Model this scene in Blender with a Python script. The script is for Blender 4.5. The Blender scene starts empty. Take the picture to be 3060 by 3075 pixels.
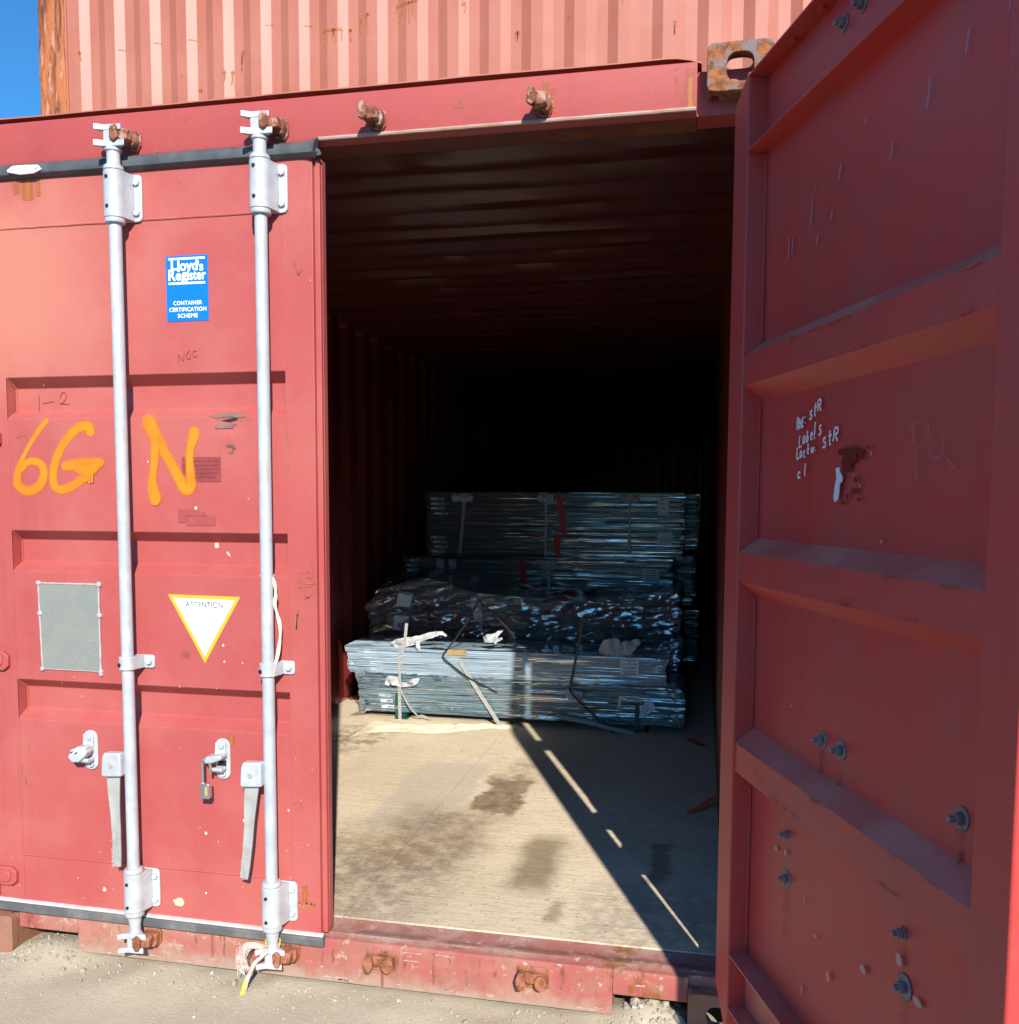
import bpy, bmesh, math, random
from mathutils import Vector, Matrix, noise as mnoise
R = math.radians
rng = random.Random(7)
scene = bpy.context.scene
COL = scene.collection

# ------------------------------------------------------------------ camera, sky, sun, exposure
cam = bpy.data.cameras.new('camera'); cam_o = bpy.data.objects.new('camera', cam); COL.objects.link(cam_o)
cam_o.location = (2.2927, -2.46138, 1.45633)
yaw, pitch, roll = 0.20694, -0.07939, 0.00457
fw = Vector((-math.sin(yaw)*math.cos(pitch), math.cos(yaw)*math.cos(pitch), math.sin(pitch)))
r0 = Vector((math.cos(yaw), math.sin(yaw), 0)); u0 = r0.cross(fw)
rt = r0*math.cos(roll) + u0*math.sin(roll); up = -r0*math.sin(roll) + u0*math.cos(roll)
cam_o.rotation_euler = Matrix((rt, up, -fw)).transposed().to_euler()
cam.sensor_fit = 'HORIZONTAL'; cam.sensor_width = 36.0
cam.lens = 2780.0/3060.0*36.0
cam.shift_y = (1715.15-1537.5)/3060.0
cam.clip_start = 0.05; cam.clip_end = 1000
scene.camera = cam_o

SUN_AZ, SUN_EL = R(21.8), R(31.0)
sdir = Vector((math.sin(SUN_AZ)*math.cos(SUN_EL), -math.cos(SUN_AZ)*math.cos(SUN_EL), math.sin(SUN_EL)))
sun = bpy.data.lights.new('sun', 'SUN'); sun.energy = 5.0; sun.angle = R(0.53); sun.color = (1.0, 0.95, 0.88)
sun_o = bpy.data.objects.new('sun', sun); COL.objects.link(sun_o)
sun_o.rotation_euler = (-sdir).to_track_quat('-Z', 'Y').to_euler(); sun_o.location = (6, -12, 9)

world = bpy.data.worlds.new('World'); scene.world = world; world.use_nodes = True
wn = world.node_tree; bg = wn.nodes['Background']
sky = wn.nodes.new('ShaderNodeTexSky'); sky.sky_type = 'NISHITA'; sky.sun_disc = False
sky.sun_elevation = SUN_EL; sky.sun_rotation = math.atan2(sdir.x, sdir.y)
sky.air_density = 1.0; sky.dust_density = 0.15; sky.ozone_density = 4.0
tint = wn.nodes.new('ShaderNodeMix'); tint.data_type = 'RGBA'; tint.blend_type = 'MULTIPLY'; tint.inputs[0].default_value = 1
tint.inputs[7].default_value = (.33, .84, 1.14, 1)
wn.links.new(sky.outputs[0], tint.inputs[6]); wn.links.new(tint.outputs[2], bg.inputs[0]); bg.inputs[1].default_value = 0.110

scene.view_settings.view_transform = 'Standard'; scene.view_settings.look = 'None'
scene.view_settings.exposure = 0.52; scene.view_settings.gamma = 1.0
scene.view_settings.use_curve_mapping = False

# ------------------------------------------------------------------ mesh helpers
class MB:
    def __init__(s): s.v = []; s.f = []; s.m = []; s.a = []
    def add(s, verts, faces, mi=0, M=None, alpha=None):
        b = len(s.v)
        for p in verts:
            p = Vector(p); s.v.append(M @ p if M else p)
        s.a += list(alpha) if alpha else [1.0]*len(verts)
        for f in faces: s.f.append([b+i for i in f]); s.m.append(mi)
        return s
    def box(s, x0, x1, y0, y1, z0, z1, mi=0, M=None):
        return s.add([(x0,y0,z0),(x1,y0,z0),(x1,y1,z0),(x0,y1,z0),(x0,y0,z1),(x1,y0,z1),(x1,y1,z1),(x0,y1,z1)],
              [(0,3,2,1),(4,5,6,7),(0,1,5,4),(1,2,6,5),(2,3,7,6),(3,0,4,7)], mi, M)
    def cyl(s, p0, p1, r, r1=None, n=14, mi=0, M=None, rot=0.0):
        p0 = Vector(p0); p1 = Vector(p1); r1 = r if r1 is None else r1
        d = (p1-p0).normalized(); a = Vector((0,0,1)) if abs(d.z) < .9 else Vector((1,0,0))
        e1 = d.cross(a).normalized(); e2 = d.cross(e1)
        vs = []
        for k in range(n):
            t = 2*math.pi*k/n+rot; w = e1*math.cos(t)+e2*math.sin(t); vs.append(p0+w*r); vs.append(p1+w*r1)
        fs = [(2*k, 2*((k+1)%n), 2*((k+1)%n)+1, 2*k+1) for k in range(n)]
        fs.append([2*k for k in range(n)][::-1]); fs.append([2*k+1 for k in range(n)])
        return s.add(vs, fs, mi, M)
    def lathe(s, c, prof, n=18, mi=0, M=None):      # prof: (r, z) about the vertical through c
        vs = []; fs = []
        for r, z in prof:
            for k in range(n):
                t = 2*math.pi*k/n; vs.append((c[0]+r*math.cos(t), c[1]+r*math.sin(t), z))
        for i in range(len(prof)-1):
            for k in range(n):
                k2 = (k+1) % n; fs.append((i*n+k, i*n+k2, (i+1)*n+k2, (i+1)*n+k))
        fs.append(list(range(n))[::-1]); fs.append([(len(prof)-1)*n+k for k in range(n)])
        return s.add(vs, fs, mi, M)
    def prism(s, poly, axis, a, b, mi=0, M=None):   # poly in the two other axes, in xyz order
        def P(p, t): return {'x': (t, p[0], p[1]), 'y': (p[0], t, p[1]), 'z': (p[0], p[1], t)}[axis]
        n = len(poly)
        vs = [P(p, a) for p in poly]+[P(p, b) for p in poly]
        fs = [(i, (i+1) % n, n+(i+1) % n, n+i) for i in range(n)]+[list(range(n))[::-1], [n+i for i in range(n)]]
        return s.add(vs, fs, mi, M)
    def tube(s, pts, r, n=6, mi=0, M=None):
        pts = [Vector(p) for p in pts]; rs = r if isinstance(r, (list, tuple)) else [r]*len(pts)
        vs = []; fs = []; e1 = None
        for i, p in enumerate(pts):
            d = (pts[min(i+1, len(pts)-1)]-pts[max(i-1, 0)]).normalized()
            if e1 is None:
                a = Vector((0,0,1)) if abs(d.z) < .9 else Vector((1,0,0)); e1 = d.cross(a).normalized()
            e1 = (e1-d*e1.dot(d)).normalized(); e2 = d.cross(e1)
            for k in range(n):
                t = 2*math.pi*k/n; vs.append(p+(e1*math.cos(t)+e2*math.sin(t))*rs[i])
        for i in range(len(pts)-1):
            for k in range(n):
                k2 = (k+1) % n; fs.append((i*n+k, i*n+k2, (i+1)*n+k2, (i+1)*n+k))
        fs.append(list(range(n))[::-1]); fs.append([(len(pts)-1)*n+k for k in range(n)])
        return s.add(vs, fs, mi, M)
    def strip(s, pts, w, nrm, mi=0, cols=((-1, 1), (1, 1)), M=None, thick=0.0):   # flat band along pts, lying across nrm
        pts = [Vector(p) for p in pts]; ws = w if isinstance(w, (list, tuple)) else [w]*len(pts); nrm = Vector(nrm)
        nc = len(cols); vs = []; al = []; fs = []
        for i, p in enumerate(pts):
            d = (pts[min(i+1, len(pts)-1)]-pts[max(i-1, 0)]).normalized(); e = d.cross(nrm).normalized()
            for c, a in cols: vs.append(p+e*c*ws[i]*.5); al.append(a)
        for i in range(len(pts)-1):
            for c in range(nc-1): fs.append((i*nc+c, i*nc+c+1, (i+1)*nc+c+1, (i+1)*nc+c))
        if thick:
            b = len(vs); vs += [v-nrm*thick for v in vs]; al += al[:b]
            fs += [tuple(b+j for j in f[::-1]) for f in fs]
            for i in range(len(pts)-1):
                for c in (0, nc-1): fs.append((i*nc+c, (i+1)*nc+c, b+(i+1)*nc+c, b+i*nc+c))
            for i in (0, len(pts)-1):
                for c in range(nc-1): fs.append((i*nc+c, i*nc+c+1, b+i*nc+c+1, b+i*nc+c))
        return s.add(vs, fs, mi, M, al)
    def grid(s, fn, nu, nv, mi=0, alpha=None):
        vs = [fn(i/(nu-1), j/(nv-1)) for j in range(nv) for i in range(nu)]
        fs = [(j*nu+i, j*nu+i+1, (j+1)*nu+i+1, (j+1)*nu+i) for j in range(nv-1) for i in range(nu-1)]
        return s.add(vs, fs, mi, None, alpha)
    def mesh(s, name, mats, smooth=True, recalc=True, attr=False):
        me = bpy.data.meshes.new(name); me.from_pydata([tuple(v) for v in s.v], [], s.f)
        for m in (mats if isinstance(mats, (list, tuple)) else [mats]): me.materials.append(m)
        me.polygons.foreach_set('material_index', s.m)
        if recalc:
            bm = bmesh.new(); bm.from_mesh(me); bmesh.ops.recalc_face_normals(bm, faces=bm.faces); bm.to_mesh(me); bm.free()
        if attr:
            at = me.attributes.new('alpha', 'FLOAT', 'POINT'); at.data.foreach_set('value', s.a)
        if smooth:
            me.shade_smooth(); me.set_sharp_from_angle(angle=R(32))
        me.update(); return me
    def build(s, name, mats, parent=None, bevel=0.0, loc=None, **kw):
        return obj(name, s.mesh(name, mats, **kw), parent, bevel, loc)
    def build_each(s, name, mats, parent=None, bevel=0.0, gap=.0008, **kw):   # every separate piece becomes an object of its own
        up = list(range(len(s.v)))
        def find(i):
            while up[i] != i: up[i] = up[up[i]]; i = up[i]
            return i
        for f in s.f:
            for j in f[1:]: up[find(j)] = find(f[0])
        isl = {}
        for i in range(len(s.v)): isl.setdefault(find(i), []).append(i)
        bb = [[ids, Vector([min(s.v[i][a] for i in ids)-gap for a in range(3)]), Vector([max(s.v[i][a] for i in ids)+gap for a in range(3)])] for ids in isl.values()]
        k = 0
        while k < len(bb):
            j = k+1; grown = False
            while j < len(bb):
                if all(bb[k][1][a] <= bb[j][2][a] and bb[j][1][a] <= bb[k][2][a] for a in range(3)):
                    for a in range(3): bb[k][1][a] = min(bb[k][1][a], bb[j][1][a]); bb[k][2][a] = max(bb[k][2][a], bb[j][2][a])
                    bb[k][0] = bb[k][0]+bb[j][0]; bb.pop(j); grown = True
                else: j += 1
            if not grown: k += 1
        for ids, _, _ in bb:
            q = MB(); idx = {v: n for n, v in enumerate(ids)}; q.v = [s.v[i] for i in ids]; q.a = [s.a[i] for i in ids]
            for f, m in zip(s.f, s.m):
                if f[0] in idx: q.f.append([idx[i] for i in f]); q.m.append(m)
            q.build(name, mats, parent, bevel, **kw)

def obj(name, me, parent=None, bevel=0.0, loc=None):
    o = bpy.data.objects.new(name, me); COL.objects.link(o)
    if parent: o.parent = parent
    if loc: o.location = loc
    if bevel:
        b = o.modifiers.new('bevel', 'BEVEL'); b.width = bevel; b.segments = 2; b.limit_method = 'ANGLE'; b.angle_limit = R(40)
    return o
def tag(o, label=None, cat=None, group=None, kind=None):
    for k, v in (('label', label), ('category', cat), ('group', group), ('kind', kind)):
        if v: o[k] = v
    return o
def empty(name, loc, label=None, cat=None, group=None, rz=0.0):
    o = bpy.data.objects.new(name, None); COL.objects.link(o); o.location = loc; o.rotation_euler = (0, 0, rz)
    o.empty_display_size = .1
    return tag(o, label, cat, group)
def copy_tree(o, parent=None):
    c = o.copy(); COL.objects.link(c)
    if parent: c.parent = parent
    for ch in list(o.children): copy_tree(ch, c)
    return c
def rrect(x0, x1, z0, z1, r, n=4):
    pts = []
    for cx, cz, a0 in ((x1-r, z1-r, 0), (x0+r, z1-r, 90), (x0+r, z0+r, 180), (x1-r, z0+r, 270)):
        for k in range(n+1):
            a = R(a0+90*k/n); pts.append((cx+r*math.cos(a), cz+r*math.sin(a)))
    return pts
def fbm(p, o=4): return mnoise.fractal(Vector(p), 1.0, 2.0, o)
_txt = {}
def text_geo(body, offset=0.0, shear=0.0, spacing=1.0):
    key = (body, offset, shear, spacing)
    if key not in _txt:
        cu = bpy.data.curves.new('lettering_curve', 'FONT'); cu.body = body; cu.offset = offset; cu.shear = shear
        cu.space_character = spacing; cu.resolution_u = 3
        t = bpy.data.objects.new('lettering_curve', cu); COL.objects.link(t)
        dg = bpy.context.evaluated_depsgraph_get(); me = bpy.data.meshes.new_from_object(t.evaluated_get(dg))
        vs = [v.co.copy() for v in me.vertices]; fs = [list(p.vertices) for p in me.polygons]
        COL.objects.unlink(t); bpy.data.objects.remove(t); bpy.data.meshes.remove(me); bpy.data.curves.remove(cu)
        _txt[key] = (vs, fs)
    return _txt[key]
def put_text(mb, body, x0, x1, z0, z1, y, mi=0, M=None, **kw):     # fits the lettering's box to the given box
    vs, fs = text_geo(body, **kw)
    if not vs: return
    ax = min(v.x for v in vs); bx = max(v.x for v in vs); az = min(v.y for v in vs); bz = max(v.y for v in vs)
    mb.add([(x0+(v.x-ax)/(bx-ax)*(x1-x0), y, z0+(v.y-az)/(bz-az)*(z1-z0)) for v in vs], fs, mi, M)

# ------------------------------------------------------------------ node helpers
class NT:
    def __init__(s, name):
        s.mat = bpy.data.materials.new(name); s.mat.use_nodes = True; s.t = s.mat.node_tree
        s.bsdf = s.t.nodes['Principled BSDF']; s.out = s.t.nodes['Material Output']
        s.co = s.n('ShaderNodeTexCoord').outputs['Object']
    def n(s, typ, **props):
        nd = s.t.nodes.new(typ)
        for k, v in props.items(): setattr(nd, k, v)
        return nd
    def set(s, sock, v):
        if isinstance(v, bpy.types.NodeSocket): s.t.links.new(v, sock)
        elif v is not None:
            if isinstance(v, (tuple, list)) and len(v) == 3 and sock.type == 'RGBA': v = (*v, 1)
            sock.default_value = v
    def math(s, op, a, b=None, c=None, clamp=False):
        nd = s.n('ShaderNodeMath', operation=op); nd.use_clamp = clamp
        for i, v in enumerate((a, b, c)):
            if v is not None: s.set(nd.inputs[i], v)
        return nd.outputs[0]
    def mix(s, f, a, b, blend='MIX'):
        nd = s.n('ShaderNodeMix', data_type='RGBA', blend_type=blend)
        s.set(nd.inputs[0], f); s.set(nd.inputs[6], a); s.set(nd.inputs[7], b); return nd.outputs[2]
    def noise(s, scale=5.0, detail=3.0, rough=.55, sc=None, loc=None, co=None, dist=0.0):
        v = co or s.co
        if sc or loc:
            m = s.n('ShaderNodeMapping'); s.set(m.inputs[0], v)
            if sc: m.inputs['Scale'].default_value = sc
            if loc: m.inputs['Location'].default_value = loc
            v = m.outputs[0]
        nd = s.n('ShaderNodeTexNoise'); s.set(nd.inputs['Vector'], v)
        nd.inputs['Scale'].default_value = scale; nd.inputs['Detail'].default_value = detail
        nd.inputs['Roughness'].default_value = rough; nd.inputs['Distortion'].default_value = dist
        return nd.outputs[0]
    def ramp(s, f, lo, hi):              # smooth 0..1 between lo and hi
        nd = s.n('ShaderNodeMapRange'); nd.interpolation_type = 'SMOOTHSTEP'
        s.set(nd.inputs[0], f); nd.inputs[1].default_value = lo; nd.inputs[2].default_value = hi; return nd.outputs[0]
    def xyz(s):
        nd = s.n('ShaderNodeSeparateXYZ'); s.set(nd.inputs[0], s.co); return nd.outputs
    def bump(s, h, strength=.3, dist=.005):
        nd = s.n('ShaderNodeBump'); s.set(nd.inputs['Height'], h); nd.inputs['Strength'].default_value = strength
        nd.inputs['Distance'].default_value = dist; return nd.outputs[0]
    def finish(s, col, rough=.5, metal=0.0, normal=None, spec=.5, coat=0.0):
        b = s.bsdf; s.set(b.inputs['Base Color'], col); s.set(b.inputs['Roughness'], rough); s.set(b.inputs['Metallic'], metal)
        s.set(b.inputs['Specular IOR Level'], spec)
        if normal is not None: s.set(b.inputs['Normal'], normal)
        if coat: b.inputs['Coat Weight'].default_value = coat
        return s.mat

RUST = (.16, .045, .012); RUST2 = (.30, .105, .03)
def paint(name, base, var, rust=.3, streak=.3, chips=.2, rough=.5, chipcol=(.45, .33, .24), dust=(0, (.5, .42, .34)), bumpy=.12, dirt=0, flare_tint=0, grime=0):
    t = NT(name)
    c = t.mix(t.ramp(t.noise(1.6, 4, .6), .35, .68), base, var)
    c = t.mix(t.math('MULTIPLY', t.ramp(t.noise(90, 2), .35, .7), .10), c, tuple(min(1, x*1.35+.02) for x in base))
    c = t.mix(t.math('MULTIPLY', t.ramp(t.noise(1.0, 4, .65, sc=(14, 14, .9)), .5, .75), .22), c, tuple(x*.72 for x in base))
    if flare_tint:  # lens flare painted in as an orange-pink patch, upper left of the door
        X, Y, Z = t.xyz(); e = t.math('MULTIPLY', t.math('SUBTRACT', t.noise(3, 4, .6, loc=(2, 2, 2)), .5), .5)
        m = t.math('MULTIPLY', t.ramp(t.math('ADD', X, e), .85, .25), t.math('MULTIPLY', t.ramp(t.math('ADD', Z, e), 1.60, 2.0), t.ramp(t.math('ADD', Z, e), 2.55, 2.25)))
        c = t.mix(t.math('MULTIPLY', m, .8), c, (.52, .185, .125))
    if dust[0]: c = t.mix(t.math('MULTIPLY', t.ramp(t.noise(3.2, 5, .7), .38, .72), dust[0]), c, dust[1])
    rn = t.noise(5.5, 6, .68); big = t.noise(1.3, 2, .5, loc=(3, 1, 7))
    rm = t.ramp(t.math('ADD', rn, t.math('MULTIPLY', big, .45)), .98-.30*rust, 1.05-.28*rust)
    st = t.math('MULTIPLY', t.ramp(t.noise(1.0, 4, .6, sc=(38, 38, 1.7)), .58, .74), t.ramp(big, .44, .66))
    rustc = t.mix(t.noise(40, 3), RUST, RUST2)
    c = t.mix(t.math('MULTIPLY', st, streak), c, RUST2)
    c = t.mix(rm, c, rustc)
    cm = t.math('MULTIPLY', t.ramp(t.noise(26, 3, .5, loc=(9, 4, 2)), .80-.14*chips, .82-.14*chips), 1.0)
    c = t.mix(cm, c, chipcol)
    sc = t.ramp(t.noise(1.0, 2, .5, sc=(9, 9, 130), dist=.6), .76-.06*chips, .80-.06*chips)
    c = t.mix(t.math('MULTIPLY', sc, .35), c, tuple(min(1, x*1.5+.05) for x in base))
    if grime:
        c = t.mix(t.math('MULTIPLY', t.ramp(t.noise(19, 7, .76, loc=(6, 2, 9)), .50, .62), grime), c, (.27, .125, .075))
        c = t.mix(t.math('MULTIPLY', t.ramp(t.noise(23, 6, .72, loc=(1, 7, 3)), .56, .66), grime*.9), c, (.44, .31, .235))
        c = t.mix(t.math('MULTIPLY', t.ramp(t.noise(1, 3, .6, sc=(16, 40, 55), loc=(3, 3, 1), dist=1.6), .66, .72), grime*.8), c, (.48, .30, .24))
        c = t.mix(t.math('MULTIPLY', t.ramp(t.noise(1, 4, .6, sc=(45, 45, 5), loc=(5, 5, 5)), .58, .70), grime*.8), c, (.24, .10, .055))
    if dirt:
        zz = t.math('ADD', t.xyz()[2], t.math('MULTIPLY', t.math('SUBTRACT', t.noise(18, 4, .65), .5), .12))
        c = t.mix(t.math('MULTIPLY', t.ramp(zz, dirt, .0), .8), c, (.36, .27, .20))
    h = t.math('ADD', t.noise(7, 3), t.math('MULTIPLY', rm, .6))
    rg = t.math('ADD', t.math('MULTIPLY', rm, .3), rough)
    return t.finish(c, rg, 0, t.bump(h, bumpy, .004), spec=.4)

M_DOOR = paint('faded_red_paint', (.385, .070, .065), (.42, .092, .078), rust=.05, streak=.30, chips=.22, rough=.55, dust=(.16, (.46, .20, .17)), flare_tint=1)
M_HEADER = paint('header_red_paint', (.385, .064, .062), (.415, .080, .068), grime=.05, rust=.12, streak=.32, chips=.12, rough=.5)
M_SILL = paint('scuffed_sill_paint', (.32, .068, .060), (.36, .11, .085), rust=.30, streak=.85, chips=.7, rough=.6, dust=(.6, (.40, .24, .16)), bumpy=.3, dirt=.075, grime=.75)
M_SILLTOP = paint('worn_sill_plate', (.33, .095, .085), (.40, .27, .22), rust=.45, streak=.2, chips=1.0, rough=.6, chipcol=(.42, .32, .25), dust=(.9, (.36, .29, .235)), bumpy=.3, grime=.8)
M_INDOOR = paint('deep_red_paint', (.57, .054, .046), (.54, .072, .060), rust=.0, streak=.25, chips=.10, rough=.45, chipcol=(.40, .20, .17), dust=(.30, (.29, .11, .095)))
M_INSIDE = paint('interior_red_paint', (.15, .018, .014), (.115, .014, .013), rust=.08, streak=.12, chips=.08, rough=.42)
M_ROOF = paint('shaded_roof_paint', (.10, .016, .016), (.08, .014, .015), rust=.05, streak=.1, chips=.05, rough=.38)  # interior wall paint darkened so the ceiling's shade sits in the colour
M_INSIDE2 = paint('rusty_underside_paint', (.16, .030, .022), (.13, .05, .03), rust=.9, streak=.2, chips=.4, rough=.7)
M_UPPER = paint('chalky_pink_paint', (.38, .120, .076), (.42, .150, .102), rust=.24, streak=.4, chips=.26, rough=.46, chipcol=(.30, .12, .07))
M_UPPER2 = paint('chalky_pink_trim', (.40, .125, .082), (.44, .16, .11), rust=.2, streak=.3, chips=.2, rough=.6)

def simple(name, col, rough=.5, metal=0.0, var=None, scale=20, bump=.0, spec=.5, lo=.35, hi=.7):
    t = NT(name); c = col
    if var: c = t.mix(t.ramp(t.noise(scale, 4, .6), lo, hi), col, var)
    nm = t.bump(t.noise(scale*2, 3), bump, .003) if bump else None
    return t.finish(c, rough, metal, nm, spec)
def m_galv(name, base=(.54, .56, .575), yellow=.35):
    t = NT(name)
    c = t.mix(t.ramp(t.noise(14, 4, .7), .3, .72), base, tuple(x*.78 for x in base))
    c = t.mix(t.math('MULTIPLY', t.ramp(t.noise(1, 4, .6, sc=(60, 60, 4)), .60, .72), yellow), c, (.50, .33, .10))
    c = t.mix(t.ramp(t.noise(34, 4, .7, loc=(4, 4, 4)), .70, .76), c, (.16, .13, .12))
    return t.finish(c, .42, .15, t.bump(t.noise(30, 3), .12, .002), spec=.5)
M_GALV = m_galv('galvanised_steel'); M_ROD = m_galv('painted_rod_steel', (.54, .57, .60), .25)
M_WORN = simple('worn_handle_steel', (.47, .47, .44), .4, .3, (.40, .33, .24), 22, .1, lo=.45, hi=.75)
def m_rust(name, a=RUST, b=RUST2, c=(.33, .20, .15), k=1.0):
    t = NT(name); col = t.mix(t.ramp(t.noise(16*k, 6, .72), .36, .64), a, b)
    col = t.mix(t.ramp(t.noise(11*k, 6, .72, loc=(2, 8, 1)), .50, .58), col, c)
    return t.finish(col, .85, 0, t.bump(t.noise(28, 5, .7), .6, .006), spec=.2)
M_RUST = m_rust('rusty_steel'); M_KEEP = m_rust('rusty_keeper', (.13, .045, .03), (.30, .10, .06), (.42, .26, .19), 2.5)
M_CAST = m_rust('weathered_casting', (.11, .05, .035), (.36, .13, .045), (.20, .15, .145), 2.6)
M_CAST_LOW = m_rust('dull_casting', (.28, .13, .075), (.33, .15, .09), (.30, .15, .11))
def m_post():
    t = NT('flaking_rust_post')
    n = t.noise(1, 5, .7, sc=(30, 30, 3.5), dist=.4)
    c = t.mix(t.ramp(n, .35, .62), (.13, .05, .03), (.46, .15, .06))
    c = t.mix(t.ramp(t.noise(1, 5, .65, sc=(26, 26, 5), loc=(3, 3, 3)), .55, .63), c, (.50, .22, .14))
    return t.finish(c, .9, 0, t.bump(n, .8, .012), spec=.2)
M_POST = m_post()
M_RUBBER = simple('grey_rubber', (.060, .066, .074), .55, 0, (.10, .105, .11), 12, .08)
M_RUBBERD = simple('dusty_rubber', (.085, .086, .088), .7, 0, (.19, .175, .16), 9, .1, lo=.4, hi=.75)
M_RUBBER_TOP = simple('dusty_rubber_edge', (.56, .51, .49), .8, 0, (.42, .36, .34), 40)
M_BLACK = simple('black_recess', (.012, .011, .011), .7)
M_BLUE = simple('blue_sticker_film', (.004, .16, .72), .35, spec=.4)
M_WHITE = simple('white_print', (.86, .87, .88), .5)
M_YELLOW = simple('yellow_sign_border', (.80, .40, .03), .5)
M_INK = simple('dark_print', (.05, .05, .055), .6)
M_INKPALE = simple('faded_print', (.16, .16, .17), .6)
M_PLATE = simple('grey_data_plate', (.235, .245, .222), .5, .1, (.27, .262, .215), 7, .1)
M_PLATE_FR = simple('white_plate_rim', (.45, .41, .415), .5, 0, (.36, .29, .27), 40)
M_OLD = simple('dark_red_label', (.24, .038, .036), .5, 0, (.29, .05, .045), 30)
M_OLDINK = simple('maroon_print', (.10, .015, .018), .6)
M_PENCIL = simple('pencil_grey', (.20, .038, .036), .6)
M_SCUFF = simple('label_residue', (.32, .055, .052), .55, 0, (.36, .07, .06), 40)
M_GREYDENT = simple('bare_grey_primer', (.22, .125, .105), .7, 0, (.14, .075, .06), 35, .3)
M_PALECHIP = simple('cream_paint_chip', (.72, .55, .38), .7, 0, (.62, .40, .28), 60)
M_RUSTMARK = simple('rust_scratch', (.36, .13, .05), .8, 0, (.22, .07, .03), 50)
M_PINKMARK = simple('primer_chip', (.62, .30, .25), .7)
M_CREAM = simple('cream_ribbon', (.66, .56, .42), .6, 0, (.55, .44, .32), 30)
M_FOAM = simple('white_foam', (.46, .47, .48), .7, 0, (.33, .34, .35), 30, .5)
M_FOAMG = simple('grey_foam', (.46, .46, .47), .7, 0, (.40, .40, .42), 25)
M_STRAPG = simple('grey_plastic_strap', (.36, .36, .345), .45, 0, (.27, .27, .26), 60)
M_STRAPB = simple('black_plastic_strap', (.016, .016, .018), .35)
M_REDTAPE = simple('red_tape', (.45, .012, .010), .3)
M_ORTAPE = simple('orange_red_tape', (.82, .13, .06), .45)
M_PAPER = simple('white_paper', (.78, .80, .84), .6, 0, (.70, .72, .76), 20)
M_TEAL = simple('teal_strap', (.02, .20, .22), .4)
M_GREEN = simple('dark_green_steel', (.010, .070, .048), .35)
M_BEAM = simple('blue_green_steel_beam', (.008, .052, .046), .32, .0, (.012, .075, .07), 3, .02)
M_BRASS = simple('lock_steel', (.62, .60, .56), .28, .85)
M_LOCKBAND = simple('padlock_band', (.55, .42, .16), .4, .3)
M_TWINE = simple('white_twine', (.60, .54, .46), .8, 0, (.52, .38, .32), 60)
M_TWINEY = simple('yellow_twine', (.72, .62, .05), .7)
M_SHEET = simple('tan_packing_sheet', (.74, .63, .44), .7, 0, (.64, .53, .36), 9, .4)
M_CHALK = simple('chalk_line', (.36, .13, .15), .8)
M_BLUESCR = simple('bluish_scratch', (.36, .28, .40), .6)

def m_spray():
    t = NT('orange_spray_paint')
    at = t.n('ShaderNodeAttribute'); at.attribute_name = 'alpha'
    a = t.math('MULTIPLY', t.ramp(t.math('ADD', at.outputs['Fac'], t.math('MULTIPLY', t.math('SUBTRACT', t.noise(300, 2), .5), .55)), .06, .98), t.math('ADD', .80, t.math('MULTIPLY', t.ramp(t.noise(14, 3), .35, .6), .2)))
    t.finish((.82, .215, .002), .55)
    t.set(t.bsdf.inputs['Alpha'], a); return t.mat
M_SPRAY = m_spray()
def m_soft(name, col, lo=.36, hi=.66, rough=.6):
    t = NT(name); at = t.n('ShaderNodeAttribute'); at.attribute_name = 'alpha'
    a = t.math('MULTIPLY', at.outputs['Fac'], t.ramp(t.noise(22, 4, .65), lo, hi)); t.finish(col, rough); t.set(t.bsdf.inputs['Alpha'], a); return t.mat
M_SOFTRUST = m_soft('rust_bleed', (.40, .125, .03), .34, .52); M_SOFTPALE = m_soft('pale_run', (.46, .16, .12)); M_SOFTCHALK = m_soft('chalk_trace', (.40, .20, .21))
M_SOFTDUST = m_soft('dust_film', (.36, .27, .25))

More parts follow.
